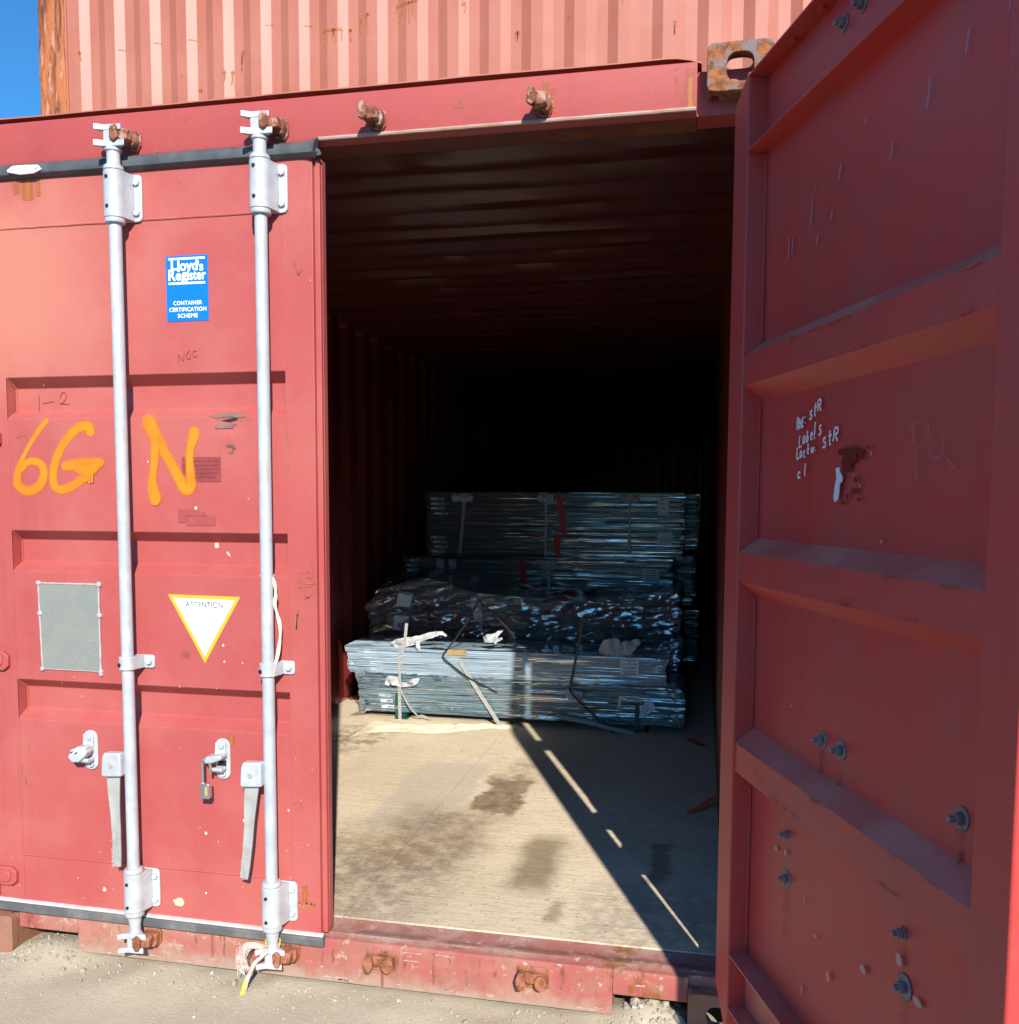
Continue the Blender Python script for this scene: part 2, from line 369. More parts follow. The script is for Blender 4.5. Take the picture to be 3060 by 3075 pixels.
def m_floor():
    t = NT('plywood_floor'); x, y, z = t.xyz()
    def warp(sc, amt, lx): return t.math('MULTIPLY', t.math('SUBTRACT', t.noise(sc, 5, .68, loc=(lx, lx, 0)), .5), amt)
    wx = t.math('ADD', x, warp(5, .20, 0)); wy = t.math('ADD', y, warp(5, .34, 5))
    sx = t.math('ADD', x, warp(9, .10, 1)); sy = t.math('ADD', y, warp(9, .16, 6))
    def box(x0, x1, y0, y1, s=.02, soft=False):
        X, Y = (sx, sy) if soft else (wx, wy)
        a = t.math('MULTIPLY', t.ramp(X, x0-s, x0+s), t.math('SUBTRACT', 1.0, t.ramp(X, x1-s, x1+s)))
        b = t.math('MULTIPLY', t.ramp(Y, y0-s*2, y0+s*2), t.math('SUBTRACT', 1.0, t.ramp(Y, y1-s*2, y1+s*2)))
        return t.math('MULTIPLY', a, b)
    def lay(c, m, k, col): return t.mix(t.math('MULTIPLY', m, k), c, col)
    grain = t.noise(1, 6, .72, sc=(7, 85, 1), dist=.25); mott = t.noise(13, 6, .72); fine = t.noise(1, 4, .7, sc=(40, 190, 1))
    c = t.mix(t.ramp(t.noise(2.0, 5, .68), .3, .7), (.80, .66, .47), (.67, .545, .375))
    c = lay(c, t.ramp(grain, .48, .72), .50, (.36, .26, .165)); c = lay(c, t.ramp(fine, .52, .70), .30, (.33, .24, .16))
    c = lay(c, box(.97, 1.31, .93, 1.86, .02), t.math('ADD', .45, t.math('MULTIPLY', mott, .5)), (.54, .47, .37))
    c = lay(c, box(.25, 1.46, .06, .85, .16), t.math('ADD', .30, t.math('MULTIPLY', t.ramp(mott, .36, .62), .55)), (.245, .19, .14))
    c = lay(c, box(1.10, 1.50, .55, 1.20, .10), t.math('ADD', .32, t.math('MULTIPLY', t.ramp(mott, .26, .70), .58)), (.27, .185, .12))
    c = lay(c, box(1.36, 1.545, 1.18, 1.66, .016), t.math('ADD', .55, t.math('MULTIPLY', t.ramp(mott, .25, .68), .42)), (.20, .125, .075))
    c = lay(c, box(1.40, 1.53, 1.50, 1.95, .05), t.math('MULTIPLY', t.ramp(mott, .34, .66), .7), (.29, .20, .13))
    c = lay(c, box(1.665, 1.81, .46, .95, .042, True), t.math('ADD', .62, t.math('MULTIPLY', mott, .35)), (.23, .165, .095))
    c = lay(c, box(1.835, 1.872, .25, .42, .016, True), .62, (.24, .175, .11))
    c = lay(c, box(1.93, 2.38, .05, .55, .10), t.math('MULTIPLY', t.ramp(mott, .34, .62), .7), (.35, .29, .22))
    c = lay(c, box(2.12, 2.20, .62, .97, .02), .6, (.13, .10, .08)); c = lay(c, box(.30, .62, 1.9, 2.5, .12), t.ramp(mott, .40, .62), (.30, .215, .14))
    c = lay(c, t.ramp(t.noise(64, 3, .62), .62, .68), .75, (.24, .17, .11)); c = lay(c, t.ramp(t.noise(45, 2, .5, loc=(7, 7, 7)), .73, .76), .8, (.66, .58, .47))
    c = lay(c, t.ramp(t.noise(1, 3, .6, sc=(3.5, 160, 1), loc=(1, 9, 0), dist=.5), .66, .70), .55, (.20, .14, .09))
    h = t.math('ADD', grain, t.math('ADD', t.math('MULTIPLY', fine, .6), t.noise(30, 4)))
    return t.finish(c, .72, 0, t.bump(h, .5, .004), spec=.22)
M_FLOOR = m_floor()
def m_ground():
    t = NT('gravel_ground')
    c = t.mix(t.ramp(t.noise(3, 5, .65), .3, .7), (.475, .42, .305), (.415, .365, .26))
    v = t.n('ShaderNodeTexVoronoi'); t.set(v.inputs['Vector'], t.co); v.inputs['Scale'].default_value = 95
    c = t.mix(t.math('MULTIPLY', t.ramp(t.noise(150, 2), .5, .75), .25), c, (.28, .23, .17))
    c = t.mix(t.math('MULTIPLY', t.ramp(v.outputs['Distance'], .34, .12), .25), c, (.50, .44, .35))
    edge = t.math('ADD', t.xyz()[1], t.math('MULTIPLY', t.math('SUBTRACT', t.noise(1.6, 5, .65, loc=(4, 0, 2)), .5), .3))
    c = t.mix(t.ramp(edge, -.72, -.92), c, t.mix(t.noise(40, 4, .7), (.085, .08, .074), (.15, .138, .12)))  # unseen dark ground added in front to cut light bounced onto door and ceiling
    h = t.math('ADD', t.noise(60, 5, .7), t.math('MULTIPLY', v.outputs['Distance'], -.6))
    return t.finish(c, .9, 0, t.bump(h, .22, .006), spec=.15)
M_GROUND = m_ground()
def m_stone():
    t = NT('gravel_stone'); i = t.n('ShaderNodeObjectInfo')
    c = t.mix(t.ramp(t.noise(22, 2), .3, .7), (.39, .34, .26), (.31, .265, .20)); c = t.mix(t.ramp(t.noise(31, 1, loc=(3, 3, 3)), .62, .66), c, (.47, .43, .36))
    return t.finish(c, .9, 0, None, spec=.15)
M_STONE = m_stone()
def m_film(name, milk=.25, streak=.25, sx=1.0, sz=60, slope=.0035, rough=.06, layers=10.0, lo=.47, tint=(.66, .80, .90)):
    t = NT(name); t.t.nodes.remove(t.bsdf)
    st = t.noise(1, 3, .6, sc=(sx, 3, sz), dist=.12)
    st2 = t.noise(1, 3, .62, sc=(sx*2.2, 5, sz*2.6), loc=(4, 1, 3), dist=.12)
    nm = t.bump(t.math('ADD', st, t.math('MULTIPLY', st2, .45)), 1.0, slope)
    tr = t.n('ShaderNodeBsdfTransparent'); tr.inputs[0].default_value = (.95, .97, .97, 1)
    df = t.n('ShaderNodeBsdfDiffuse'); df.inputs[0].default_value = (*tint, 1)
    gl = t.n('ShaderNodeBsdfGlossy'); gl.inputs['Roughness'].default_value = rough; gl.inputs[0].default_value = (.93, .97, 1, 1); t.set(gl.inputs['Normal'], nm)
    m1 = t.n('ShaderNodeMixShader'); t.set(m1.inputs[0], t.math('ADD', milk, t.math('MULTIPLY', t.ramp(st2, .46, .68), streak)))
    t.t.links.new(tr.outputs[0], m1.inputs[1]); t.t.links.new(df.outputs[0], m1.inputs[2])
    fr = t.n('ShaderNodeFresnel'); fr.inputs[0].default_value = 1.6; t.set(fr.inputs['Normal'], nm)
    tension = t.ramp(t.noise(1, 2, .5, sc=(1.1, 2, 5), loc=(8, 8, 8)), .36, .60)
    lines = t.ramp(t.noise(1, 3, .6, sc=(sx*1.3, 6, sz*1.7), loc=(2, 2, 2), dist=.1), lo, lo+.10)
    band = t.math('ADD', .3, t.math('MULTIPLY', t.math('MULTIPLY', lines, t.math('ADD', .25, tension)), layers))
    m2 = t.n('ShaderNodeMixShader'); t.set(m2.inputs[0], t.math('MINIMUM', .95, t.math('MULTIPLY', fr.outputs[0], band)))
    t.t.links.new(m1.outputs[0], m2.inputs[1]); t.t.links.new(gl.outputs[0], m2.inputs[2]); t.t.links.new(m2.outputs[0], t.out.inputs[0])
    return t.mat
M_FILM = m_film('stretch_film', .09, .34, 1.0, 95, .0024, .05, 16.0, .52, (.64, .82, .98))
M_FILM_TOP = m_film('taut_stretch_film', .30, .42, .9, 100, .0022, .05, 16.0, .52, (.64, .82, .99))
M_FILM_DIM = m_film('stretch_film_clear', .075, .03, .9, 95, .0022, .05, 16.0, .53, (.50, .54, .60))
M_CRUMPLE = m_film('crumpled_film', .22, .10, 2.0, 16, .0010, .13, 6.0, .30, (.52, .56, .62))

# ------------------------------------------------------------------ setting: the ground
def ground_z(x, y):
    z = .010*fbm((x*1.3, y*1.3, 2), 3)*.6+.0018*fbm((x*16, y*16, 5), 3)
    z += .012*math.exp(-((y+.02)/.10)**2)*max(0, .5+1.2*fbm((x*5, y*5, 9), 3))
    if x > 1.95: z += .05*math.exp(-((x-2.17)/.10)**2-((y-.07)/.07)**2)
    if x < .5: z += .030*math.exp(-((x-.27)/.13)**2-((y-.06)/.10)**2)
    return z-.004
def axis(lo, hi, d0, d1, step):
    a = [lo, lo*.6, lo*.3, lo*.12, lo*.05]; n = int((d1-d0)/step)
    return [q for q in a if q < d0-.3]+[d0+i*step for i in range(n+1)]+[q for q in (hi*.05, hi*.12, hi*.3, hi*.6, hi) if q > d1+.3]
gx = axis(-160, 160, -1.0, 3.6, .025); gy = axis(-160, 160, -1.6, .35, .025)
mb = MB(); vs = [(x, y, ground_z(x, y) if (-1.1 < x < 3.7 and -1.7 < y < .4) else -.006) for y in gy for x in gx]; nx = len(gx)
mb.add(vs, [(j*nx+i, j*nx+i+1, (j+1)*nx+i+1, (j+1)*nx+i) for j in range(len(gy)-1) for i in range(nx-1)])
tag(mb.build('ground', M_GROUND, recalc=False), kind='structure')
mb = MB(); ico = bmesh.new(); bmesh.ops.create_icosphere(ico, subdivisions=1, radius=1.0)
iv = [v.co.copy() for v in ico.verts]; jf = [[v.index for v in f.verts] for f in ico.faces]; ico.free()
def stone(x, y, s):
    M = Matrix.Rotation(rng.uniform(0, 6.28), 3, Vector((rng.uniform(-1, 1), rng.uniform(-1, 1), rng.uniform(-1, 1))).normalized())
    k = Vector((rng.uniform(.7, 1.3), rng.uniform(.6, 1.1), rng.uniform(.45, .8)))
    c = Vector((x, y, ground_z(x, y)+s*.18))
    mb.add([c+(M @ Vector((v.x*k.x*rng.uniform(.8, 1.15), v.y*k.y*rng.uniform(.8, 1.15), v.z*k.z)))*s for v in iv], jf)
for i in range(2600):
    x = rng.uniform(-.6, 2.6); y = -.02-abs(rng.gauss(0, .42))
    if y < -1.4: continue
    stone(x, y, min(.011, .0018+rng.expovariate(1/.0011)))
for i in range(900): stone(rng.uniform(-.5, 2.6), .02-abs(rng.gauss(0, .055)), .0018+rng.expovariate(1/.0020))
for i in range(110): stone(rng.uniform(2.09, 2.30), rng.uniform(.0, .12), .002+rng.expovariate(1/.005))
for i in range(140): stone(rng.uniform(.17, .40), rng.uniform(-.06, .12), .0018+rng.expovariate(1/.0022))
tag(mb.build('gravel', M_STONE, smooth=False, recalc=False), kind='stuff')

# ------------------------------------------------------------------ the open container
W, H, L = 2.438, 2.591, 12.192
FY = .034                                     # plane of header, sill and closed door
box_o = empty('shipping_container', (0, 0, 0), 'faded red shipping container with its right door swung open and cargo inside', 'shipping container')
def plate_hole(mb, outer, hole, axis, a, b, mi=0):     # a plate with one opening; both loops resampled by angle
    n = 40; hc = (sum(p[0] for p in hole)/len(hole), sum(p[1] for p in hole)/len(hole))
    def cast(loop, ang):
        d = (math.cos(ang), math.sin(ang)); best = None
        for i in range(len(loop)):
            p, q = loop[i], loop[(i+1) % len(loop)]; ex, ey = q[0]-p[0], q[1]-p[1]
            den = d[0]*ey-d[1]*ex
            if abs(den) < 1e-12: continue
            t = ((p[0]-hc[0])*ey-(p[1]-hc[1])*ex)/den; u = ((p[0]-hc[0])*d[1]-(p[1]-hc[1])*d[0])/den
            if t > 0 and -1e-9 <= u <= 1+1e-9: best = t if best is None else max(best, t)
        return (hc[0]+d[0]*best, hc[1]+d[1]*best)
    angs = [2*math.pi*k/n for k in range(n)]+[math.atan2(p[1]-hc[1], p[0]-hc[0]) % (2*math.pi) for p in outer[::3]]
    angs = sorted(set(round(x, 6) for x in angs)); n = len(angs)
    O = [cast(outer, x) for x in angs]; I = [cast(hole, x) for x in angs]
    def P(p, t): return {'x': (t, p[0], p[1]), 'y': (p[0], t, p[1]), 'z': (p[0], p[1], t)}[axis]
    vs = [P(p, a) for p in O]+[P(p, a) for p in I]+[P(p, b) for p in O]+[P(p, b) for p in I]; fs = []
    for k in range(n):
        j = (k+1) % n
        fs += [(k, j, n+j, n+k), (2*n+k, 3*n+k, 3*n+j, 2*n+j), (k, 2*n+k, 2*n+j, j), (n+k, n+j, 3*n+j, 3*n+k)]
    mb.add(vs, fs, mi)
def casting(x0, z0, mat, top=True, y0=0.0, hole=(.063, .058)):
    mb = MB(); x1 = x0+.162; z1 = z0+.118; cx = (x0+x1)/2; cz = (z0+z1)/2; y1 = y0+.178
    hz = cz-.002
    plate_hole(mb, rrect(x0, x1, z0, z1, .016), rrect(cx-hole[0]/2, cx+hole[0]/2, hz-hole[1]/2, hz+hole[1]/2, .024, 6), 'y', y0, y0+.03)
    inner = x1 if x0 < 1 else x0; outer = x0 if x0 < 1 else x1
    for xx, th in ((inner, .012), (outer, .03)):
        s = 1 if xx == x0 else -1
        mb.box(min(xx, xx+s*th)+(.001 if s > 0 else 0), max(xx, xx+s*th)-(.001 if s < 0 else 0), y0+.03, y1, z0+.002, z1-.002)
    zt = z1 if top else z0; s = -1 if top else 1
    plate_hole(mb, [(x0+.03, y0+.03), (x1-.03, y0+.03), (x1-.03, y1), (x0+.03, y1)], rrect(cx-.034, cx+.034, y0+.034, y0+.15, .03, 6), 'z', zt+s*.003, zt+s*.028)
    ob = z0 if top else z1; s2 = 1 if top else -1
    mb.box(x0+.03, x1-.03, y0+.03, y1, min(ob, ob+s2*.015)+.001, max(ob, ob+s2*.015)-.001)
    return mb.build('corner_casting', mat, box_o, bevel=.003)
casting(0, 0, M_CAST_LOW, False); casting(W-.162, 0, M_CAST_LOW, False)
casting(0, H-.118, M_CAST, True); casting(W-.162, H-.118, M_CAST, True, hole=(.066, .070))
for x in (0, W-.162):
    for z in (0, H-.118): MB().box(x, x+.162, L-.178, L, z, z+.118).build('corner_casting', M_CAST_LOW, box_o, bevel=.006)
for x0, x1 in ((0, .092), (2.386, W)):
    MB().box(x0, x1, FY, .15, .118, H-.118).build('corner_post', M_HEADER, box_o, bevel=.006)
    MB().box(x0, x1, L-.15, L-.01, .118, H-.118).build('corner_post', M_HEADER, box_o)
for x in (.004, W-.064):
    MB().box(x, x+.06, .178, L-.178, H-.075, H-.02).build('top_rail', M_HEADER, box_o)
    MB().box(x, x+.06, .178, L-.178, .03, .155).build('bottom_rail', M_SILL, box_o)
# header: face plate, rounded lower lip, back member, roof edge plate
mb = MB()
mb.prism([(FY, 2.455), (FY+.004, 2.4435), (FY+.012, 2.4385), (FY+.026, 2.4365), (.148, 2.4365), (.148, 2.553), (FY+.02, 2.553), (FY+.003, 2.566), (FY, 2.562)], 'x', .178, 2.252)
mb.build('header', M_HEADER, box_o, bevel=.002)
MB().box(.180, 2.250, FY+.030, .1475, 2.4350, 2.4362).build('header_underside', M_INSIDE2, box_o)
mb = MB().box(.092, .178, .062, .147, 2.440, 2.550); mb.box(2.252, 2.386, .062, .147, 2.440, 2.550)
mb.build_each('header_end', M_HEADER, box_o)
n = 70
def lipz(x): return .0035*fbm((x*2.2, 3, 1), 3)
mb = MB(); vs = []
for i in range(n+1):
    x = .150+(2.262-.150)*i/n; d = lipz(x); dip = -.018*max(0, (x-2.17)/.09)**2
    vs += [(x, FY+.003, 2.582+d+dip), (x, .40, 2.588), (x, .40, 2.584), (x, FY+.003, 2.5785+d+dip)]
mb.add(vs, [(4*i+a, 4*i+b, 4*i+4+b, 4*i+4+a) for i in range(n) for a, b in ((0, 1), (1, 2), (2, 3), (3, 0))]+[(0, 1, 2, 3), (4*n, 4*n+3, 4*n+2, 4*n+1)])
mb.build('roof_edge_plate', M_UPPER2, box_o)
mb = MB(); pts = [(1.222+(2.25-1.222)*i/40, FY-.0015, 2.4475+.0012*fbm((i*.6, 1, 1), 2)) for i in range(41)]
mb.tube(pts, .0058, 8); mb.build('header_bead', simple('bare_bead_steel', (.46, .33, .29), .45, .1, (.40, .22, .13), 18, .15), box_o)
# sill
prof = lambda zb: [(FY, zb), (FY, .134), (FY+.004, .142), (FY+.012, .1455), (FY+.014, zb)]
mb = MB(); mb.prism(prof(.012), 'x', .375, 2.068); mb.prism(prof(.072), 'x', .1625, .3745); mb.prism(prof(.072), 'x', 2.0685, 2.2755)
for x in (.375, 2.062): mb.box(x, x+.006, FY+.0145, .13, .013, .11)
mb.build('door_sill', M_SILL, box_o, bevel=.002)
mb = MB(); n = 60; prf = [(FY+.0125, .1452), (.062, .1466), (.067, .1500), (.086, .1500), (.092, .1465), (.118, .1470), (.151, .1545), (.151, .10), (FY+.016, .10)]
vs = []
for i in range(n+1):
    x = .10+(2.38-.10)*i/n
    for j, (y, z) in enumerate(prf): vs.append((x, y, z+(.0012*fbm((x*9, j*3.1, 4), 3) if j < 6 else 0)))
k = len(prf); mb.add(vs, [(i*k+j, i*k+(j+1) % k, (i+1)*k+(j+1) % k, (i+1)*k+j) for i in range(n) for j in range(k)]+[list(range(k)), [n*k+j for j in range(k)][::-1]])
mb.build('sill_plate', M_SILLTOP, box_o)
mb = MB(); rs = random.Random(21); CF = ((-1, 0), (-.5, .6), (0, 1), (.5, .6), (1, 0))
def on_sill(x): return .075 if (x < .375 or x > 2.068) else .016
for i in range(30):
    x = rs.uniform(.18, 2.26); z1 = rs.choice((.134, .134, rs.uniform(.07, .13))); l = min(z1-on_sill(x), rs.uniform(.02, .10)); w = rs.uniform(.004, .016)
    mb.strip([(x+rs.uniform(-.002, .002), FY-.0012, z1-l*k/5) for k in range(6)], w, (0, -1, 0), cols=CF)
mb.build_each('rust_bleed', m_soft('brown_rust_run', (.27, .11, .065), .40, .72), box_o, recalc=False, attr=True)
mb = MB()
for i in range(34):
    x = rs.uniform(.20, 2.24); zb = on_sill(x); z = rs.choice((zb+.006, zb+.012, .130, rs.uniform(zb+.01, .13))); l = rs.uniform(.01, .06)
    mb.strip([(x+l*k/6, FY-.0018, z+rs.uniform(-.0015, .0015)) for k in range(7) if x+l*k/6 < 2.26], [rs.uniform(.001, .006) for k in range(7) if x+l*k/6 < 2.26], (0, -1, 0))
mb.build_each('scrape', simple('pale_scrape', (.46, .34, .27), .7, 0, (.34, .22, .17), 50), box_o, recalc=False, smooth=False)
MB().box(.16, 2.28, .1515, .158, .02, .1515).build('sill_backing', M_BLACK, box_o)
# floor panels with recessed joints
rows = [.156, 1.170, 3.60, 6.02, 8.44, 10.86, L-.16]
for a, b in zip(rows, rows[1:]):
    for x0, x1 in ((.066, 1.2205), (1.2230, 2.372)): MB().box(x0, x1, a+.0008, b-.0008, .130, .157).build('floor_panel', M_FLOOR, box_o)
MB().box(.066, 2.372, .16, L-.16, .09, .128).build('floor_bearers', M_BLACK, box_o)
# corrugated walls, roof and end wall
def corrugate(t0, t1, pitch, depth):
    out = [(t0, 0)]; t = t0+.06
    a, b = pitch*.26, pitch*.24
    while t+pitch < t1: out += [(t, 0), (t+b*.75, depth), (t+b*.75+a, depth), (t+b*1.5+a, 0)]; t += pitch
    out.append((t1, 0)); return out
def sheet(mb, prof, place, lo, hi, flip=False):
    vs = []
    for t, d in prof: vs += [place(t, d, lo), place(t, d, hi)]
    mb.add(vs, [(2*i, 2*i+1, 2*i+3, 2*i+2) for i in range(len(prof)-1)])
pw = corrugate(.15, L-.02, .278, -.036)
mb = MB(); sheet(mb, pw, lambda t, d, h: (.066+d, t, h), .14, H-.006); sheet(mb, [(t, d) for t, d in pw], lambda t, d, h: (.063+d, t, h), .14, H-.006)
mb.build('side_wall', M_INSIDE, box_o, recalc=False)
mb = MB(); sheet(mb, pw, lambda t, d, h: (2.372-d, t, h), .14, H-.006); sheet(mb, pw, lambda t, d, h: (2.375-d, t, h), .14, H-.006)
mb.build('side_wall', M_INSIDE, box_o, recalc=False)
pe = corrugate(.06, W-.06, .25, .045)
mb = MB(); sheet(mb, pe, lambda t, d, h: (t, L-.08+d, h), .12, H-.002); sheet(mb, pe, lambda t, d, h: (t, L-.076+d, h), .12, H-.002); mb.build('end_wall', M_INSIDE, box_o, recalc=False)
pr = corrugate(.149, L-.02, .209, .022); n = 24
mb = MB()
for off in (0, .004):
    vs = []
    for t, d in pr:
        for i in range(n+1):
            x = .03+(W-.06)*i/n; sag = .012*fbm((x*1.2, t*2.6, 6), 3)+.005*fbm((x*3, t*14, 2), 2); vs.append((x, t, 2.545+d+sag+off))
    mb.add(vs, [(j*(n+1)+i, j*(n+1)+i+1, (j+1)*(n+1)+i+1, (j+1)*(n+1)+i) for j in range(len(pr)-1) for i in range(n)])
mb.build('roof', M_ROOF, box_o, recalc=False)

# shared fittings
def hexbolt(mb, c, r=.011, h=.009, n=(0, -1, 0), mi=0, washer=0.0):
    c = Vector(c); n = Vector(n)
    if washer: mb.cyl(c, c+n*.003, washer, n=16, mi=mi); c = c+n*.003
    mb.cyl(c, c+n*h, r, r*.94, n=6, mi=mi, rot=.4)
def keeper(x, z, up=1, mat=M_KEEP, name='cam_keeper'):
    mb = MB()
    u = up
    mb.prism([(x-.004, z-.026), (x+.030, z-.034), (x+.042, z-.018), (x+.043, z+.016), (x+.028, z+.026), (x-.002, z+.022)], 'y', FY-.010, FY-.0005)     # base
    mb.prism([(x-.006, z-.020*u), (x+.034, z-.016*u), (x+.032, z+.014*u), (x-.004, z+.018*u)], 'y', -.026, FY-.009)                                 # arm
    mb.prism([(x-.017, z-.014*u), (x-.004, z-.024*u), (x+.008, z-.014*u), (x+.007, z+.010*u), (x+.003, z+.025*u), (x-.008, z+.025*u), (x-.015, z+.012*u)], 'y', -.040, -.025)  # lug
    mb.prism([(x+.018, z-.024), (x+.034, z-.026), (x+.041, z-.010), (x+.040, z+.014), (x+.026, z+.018)], 'y', FY-.034, FY-.009)
    return mb.build(name, mat, box_o, bevel=.004)
for x in (.632, 1.092): keeper(x, 2.483)
for x in (1.378, 1.838): keeper(x, 2.486)
M_KEEPLOW = m_rust('sill_keeper_rust', (.17, .06, .03), (.36, .15, .07), (.38, .14, .10), 2.2)
def sill_keeper(x, z):
    mb = MB(); mb.prism(rrect(x-.046, x+.046, z-.032, z+.030, .006), 'y', FY-.006, FY-.0005)
    mb.prism([(x-.044+.0, z), (x-.036, z-.026), (x-.022, z-.026), (x-.014, z-.004), (x-.018, z+.024), (x-.036, z+.026)], 'y', FY-.042, FY-.020)
    mb.prism([(x-.040, z-.012), (x+.030, z-.010), (x+.030, z+.018), (x-.040, z+.020)], 'y', FY-.024, FY-.005)
    mb.prism([(x+.028+.019*math.cos(math.pi*2*k/14), z-.004+.022*math.sin(math.pi*2*k/14)) for k in range(14)], 'y', FY-.034, FY-.005)
    return mb.build('cam_keeper', M_KEEPLOW, box_o, bevel=.004)
for x in (.632, 1.092): keeper(x, .098, -1, M_KEEPLOW)
for x in (1.388, 1.842): sill_keeper(x, .098)

# ------------------------------------------------------------------ left door, closed
ld = MB()
RX0, RX1, DEP = .188, 1.113, .042
RECS = (1.7515, 1.285, .818)
prof2 = [(FY, .315)]
for zc in RECS[::-1]: prof2 += [(FY, zc-.0635), (FY+DEP, zc-.0355), (FY+DEP, zc+.0335), (FY, zc+.0635)]
prof2 += [(FY, 2.259)]
nx = 40
def dent(x, y, z):
    d = .0012*fbm((x*2.0, z*2.0, 3), 2)
    d += .012*math.exp(-((x-.925)/.05)**2-((z-1.674)/.016)**2)+.007*math.exp(-((x-.925)/.022)**2-((z-1.590)/.012)**2)
    return y+d
ref = []
for (y0, z0), (y1, z1) in zip(prof2, prof2[1:]):
    k = max(1, int(abs(z1-z0)/.02))
    for i in range(k): ref.append((y0+(y1-y0)*i/k, z0+(z1-z0)*i/k))
ref.append(prof2[-1])
vs = []
for y, z in ref:
    for i in range(nx+1):
        x = RX0+(RX1-RX0)*i/nx; vs.append((x, dent(x, y, z) if 0 < i < nx else y, z))
ld.add(vs, [(j*(nx+1)+i, j*(nx+1)+i+1, (j+1)*(nx+1)+i+1, (j+1)*(nx+1)+i) for j in range(len(ref)-1) for i in range(nx)])
ld.box(.098, RX0, FY-.0006, FY+.055, .156, 2.402)           # hinge stile
ld.box(RX1, 1.200, FY-.0006, FY+.055, .156, 2.402)          # free stile
ld.box(RX0, RX1, FY-.0003, FY+.05, 2.2585, 2.4015); ld.box(RX0, RX1, FY-.0003, FY+.05, .1565, .3155)
ld.box(1.2002, 1.2165, FY+.012, FY+.052, .156, 2.402)       # stepped free edge
ld.box(RX0+.002, RX1-.002, FY+.052, FY+.056, .18, 2.39)     # inner skin
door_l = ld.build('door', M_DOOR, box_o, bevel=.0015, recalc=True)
mb = MB()
def bead(pts, r=.0032): mb.tube([(x+.0008*fbm((x*30, z*30, 1), 2), y, z+.0012*fbm((x*30, z*30, 7), 2)) for x, y, z in pts], r, 6)
for z in (2.2585, .3145): bead([(RX0+(RX1-RX0)*i/60, FY-.0005, z) for i in range(61)])
for x in (RX0, RX1): bead([(x, FY-.0005, .315+(2.2585-.315)*i/90) for i in range(91)], .0018)
for x in (RX0,):
    for zc in RECS: bead([(x+.001, FY+.001, zc+.0635), (x+.004, FY+DEP-.002, zc+.034), (x+.004, FY+DEP-.002, zc-.036), (x+.001, FY+.001, zc-.064)], .003)
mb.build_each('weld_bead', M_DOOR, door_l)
mb = MB()
for x, z, w, l in ((.012, 2.555, .06, .10), (.05, 2.55, .03, .08), (.10, 2.55, .02, .06), (.72, 2.452, .02, .018), (2.235, 2.55, .03, .10), (2.20, 2.555, .012, .09), (1.62, 2.52, .03, .02), (1.86, 2.55, .02, .04), (1.88, 2.53, .02, .05)): mb.strip([(x, FY-.0014, z-l*i/4) for i in range(5)], w, (0, -1, 0), cols=((-1, 0), (-.5, .6), (0, 1), (.5, .6), (1, 0)))
mb.build_each('rust_bleed', M_SOFTRUST, box_o, recalc=False, attr=True)
# gaskets
mb = MB(); n = 60; pf = [(FY+.004, 2.398), (FY-.010, 2.400), (FY-.020, 2.408), (FY-.023, 2.420), (FY-.020, 2.433), (FY-.009, 2.441), (FY+.004, 2.443)]
vs = []
for i in range(n+1):
    x = -.02+1.232*i/n; fl = max(0, (x-1.165)/.047)**2
    for y, z in pf: vs.append((x+(.012*fl*(z-2.40)/.043), y-.008*fl, 2.42+(z-2.42)*(1+.22*fl)+.0012*fbm((x*4, z*9, 1), 2)))
k = len(pf); mb.add(vs, [(i*k+j, i*k+j+1, (i+1)*k+j+1, (i+1)*k+j) for i in range(n) for j in range(k-1)]+[list(range(k)), [n*k+j for j in range(k)]])
mb.tube([(1.213, FY-.002, 2.418), (1.220, FY-.006, 2.412), (1.222, FY-.002, 2.404)], .008, 8)
mb.build('top_gasket', M_RUBBER, door_l)
mb = MB(); mb.tube([(.243, FY-.0235, 2.417), (.262, FY-.024, 2.426), (.300, FY-.0235, 2.4275), (.345, FY-.024, 2.424), (.356, FY-.0235, 2.418), (.33, FY-.024, 2.410), (.285, FY-.0235, 2.409), (.243, FY-.0235, 2.417)], [.004, .005, .004, .005, .004, .005, .005, .004], 6)
mb.tube([(.262, FY-.022, 2.418), (.30, FY-.024, 2.419), (.335, FY-.023, 2.417)], .0035, 5)
mb.build('gasket_tear', M_WHITE, door_l)
def sag(m):
    for v in m.v: v.z += .009*(1-v.x/1.2)-.002
mb = MB(); mb.prism([(FY+.01, .122), (FY-.012, .1225), (FY-.016, .126), (FY-.015, .148), (FY-.010, .151), (FY+.01, .151)], 'x', .085, 1.212)
for x in (.43, .47, .66, 1.02, 1.10): mb.box(x, x+.003, FY-.0165, FY-.013, .126, .147)
sag(mb); mb.build('bottom_gasket', M_RUBBERD, door_l, bevel=.002)
mb = MB(); mb.prism([(FY+.004, .1515), (FY-.010, .1515), (FY-.009, .157), (FY-.001, .1605), (FY+.004, .1605)], 'x', .085, 1.208); sag(mb); mb.build('gasket_retainer', M_RUBBER_TOP, door_l, bevel=.001)
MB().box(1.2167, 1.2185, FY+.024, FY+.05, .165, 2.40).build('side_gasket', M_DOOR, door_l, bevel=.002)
# hinges
for z in (2.30, 1.630, .938, .242):
    mb = MB(); mb.prism([(-.02, -.030), (.150, -.030), (.168, -.016), (.168, .016), (.150, .030), (-.02, .030)], 'y', FY-.014, FY-.0008)
    mb.prism([(.02, -.018), (.140, -.018), (.150, -.008), (.150, .008), (.140, .018), (.02, .018)], 'y', FY-.019, FY-.0135)
    mb.cyl((.050, FY-.010, -.045), (.050, FY-.010, .045), .013)
    mb.build('hinge', M_DOOR, door_l, bevel=.003, loc=(0, 0, z))
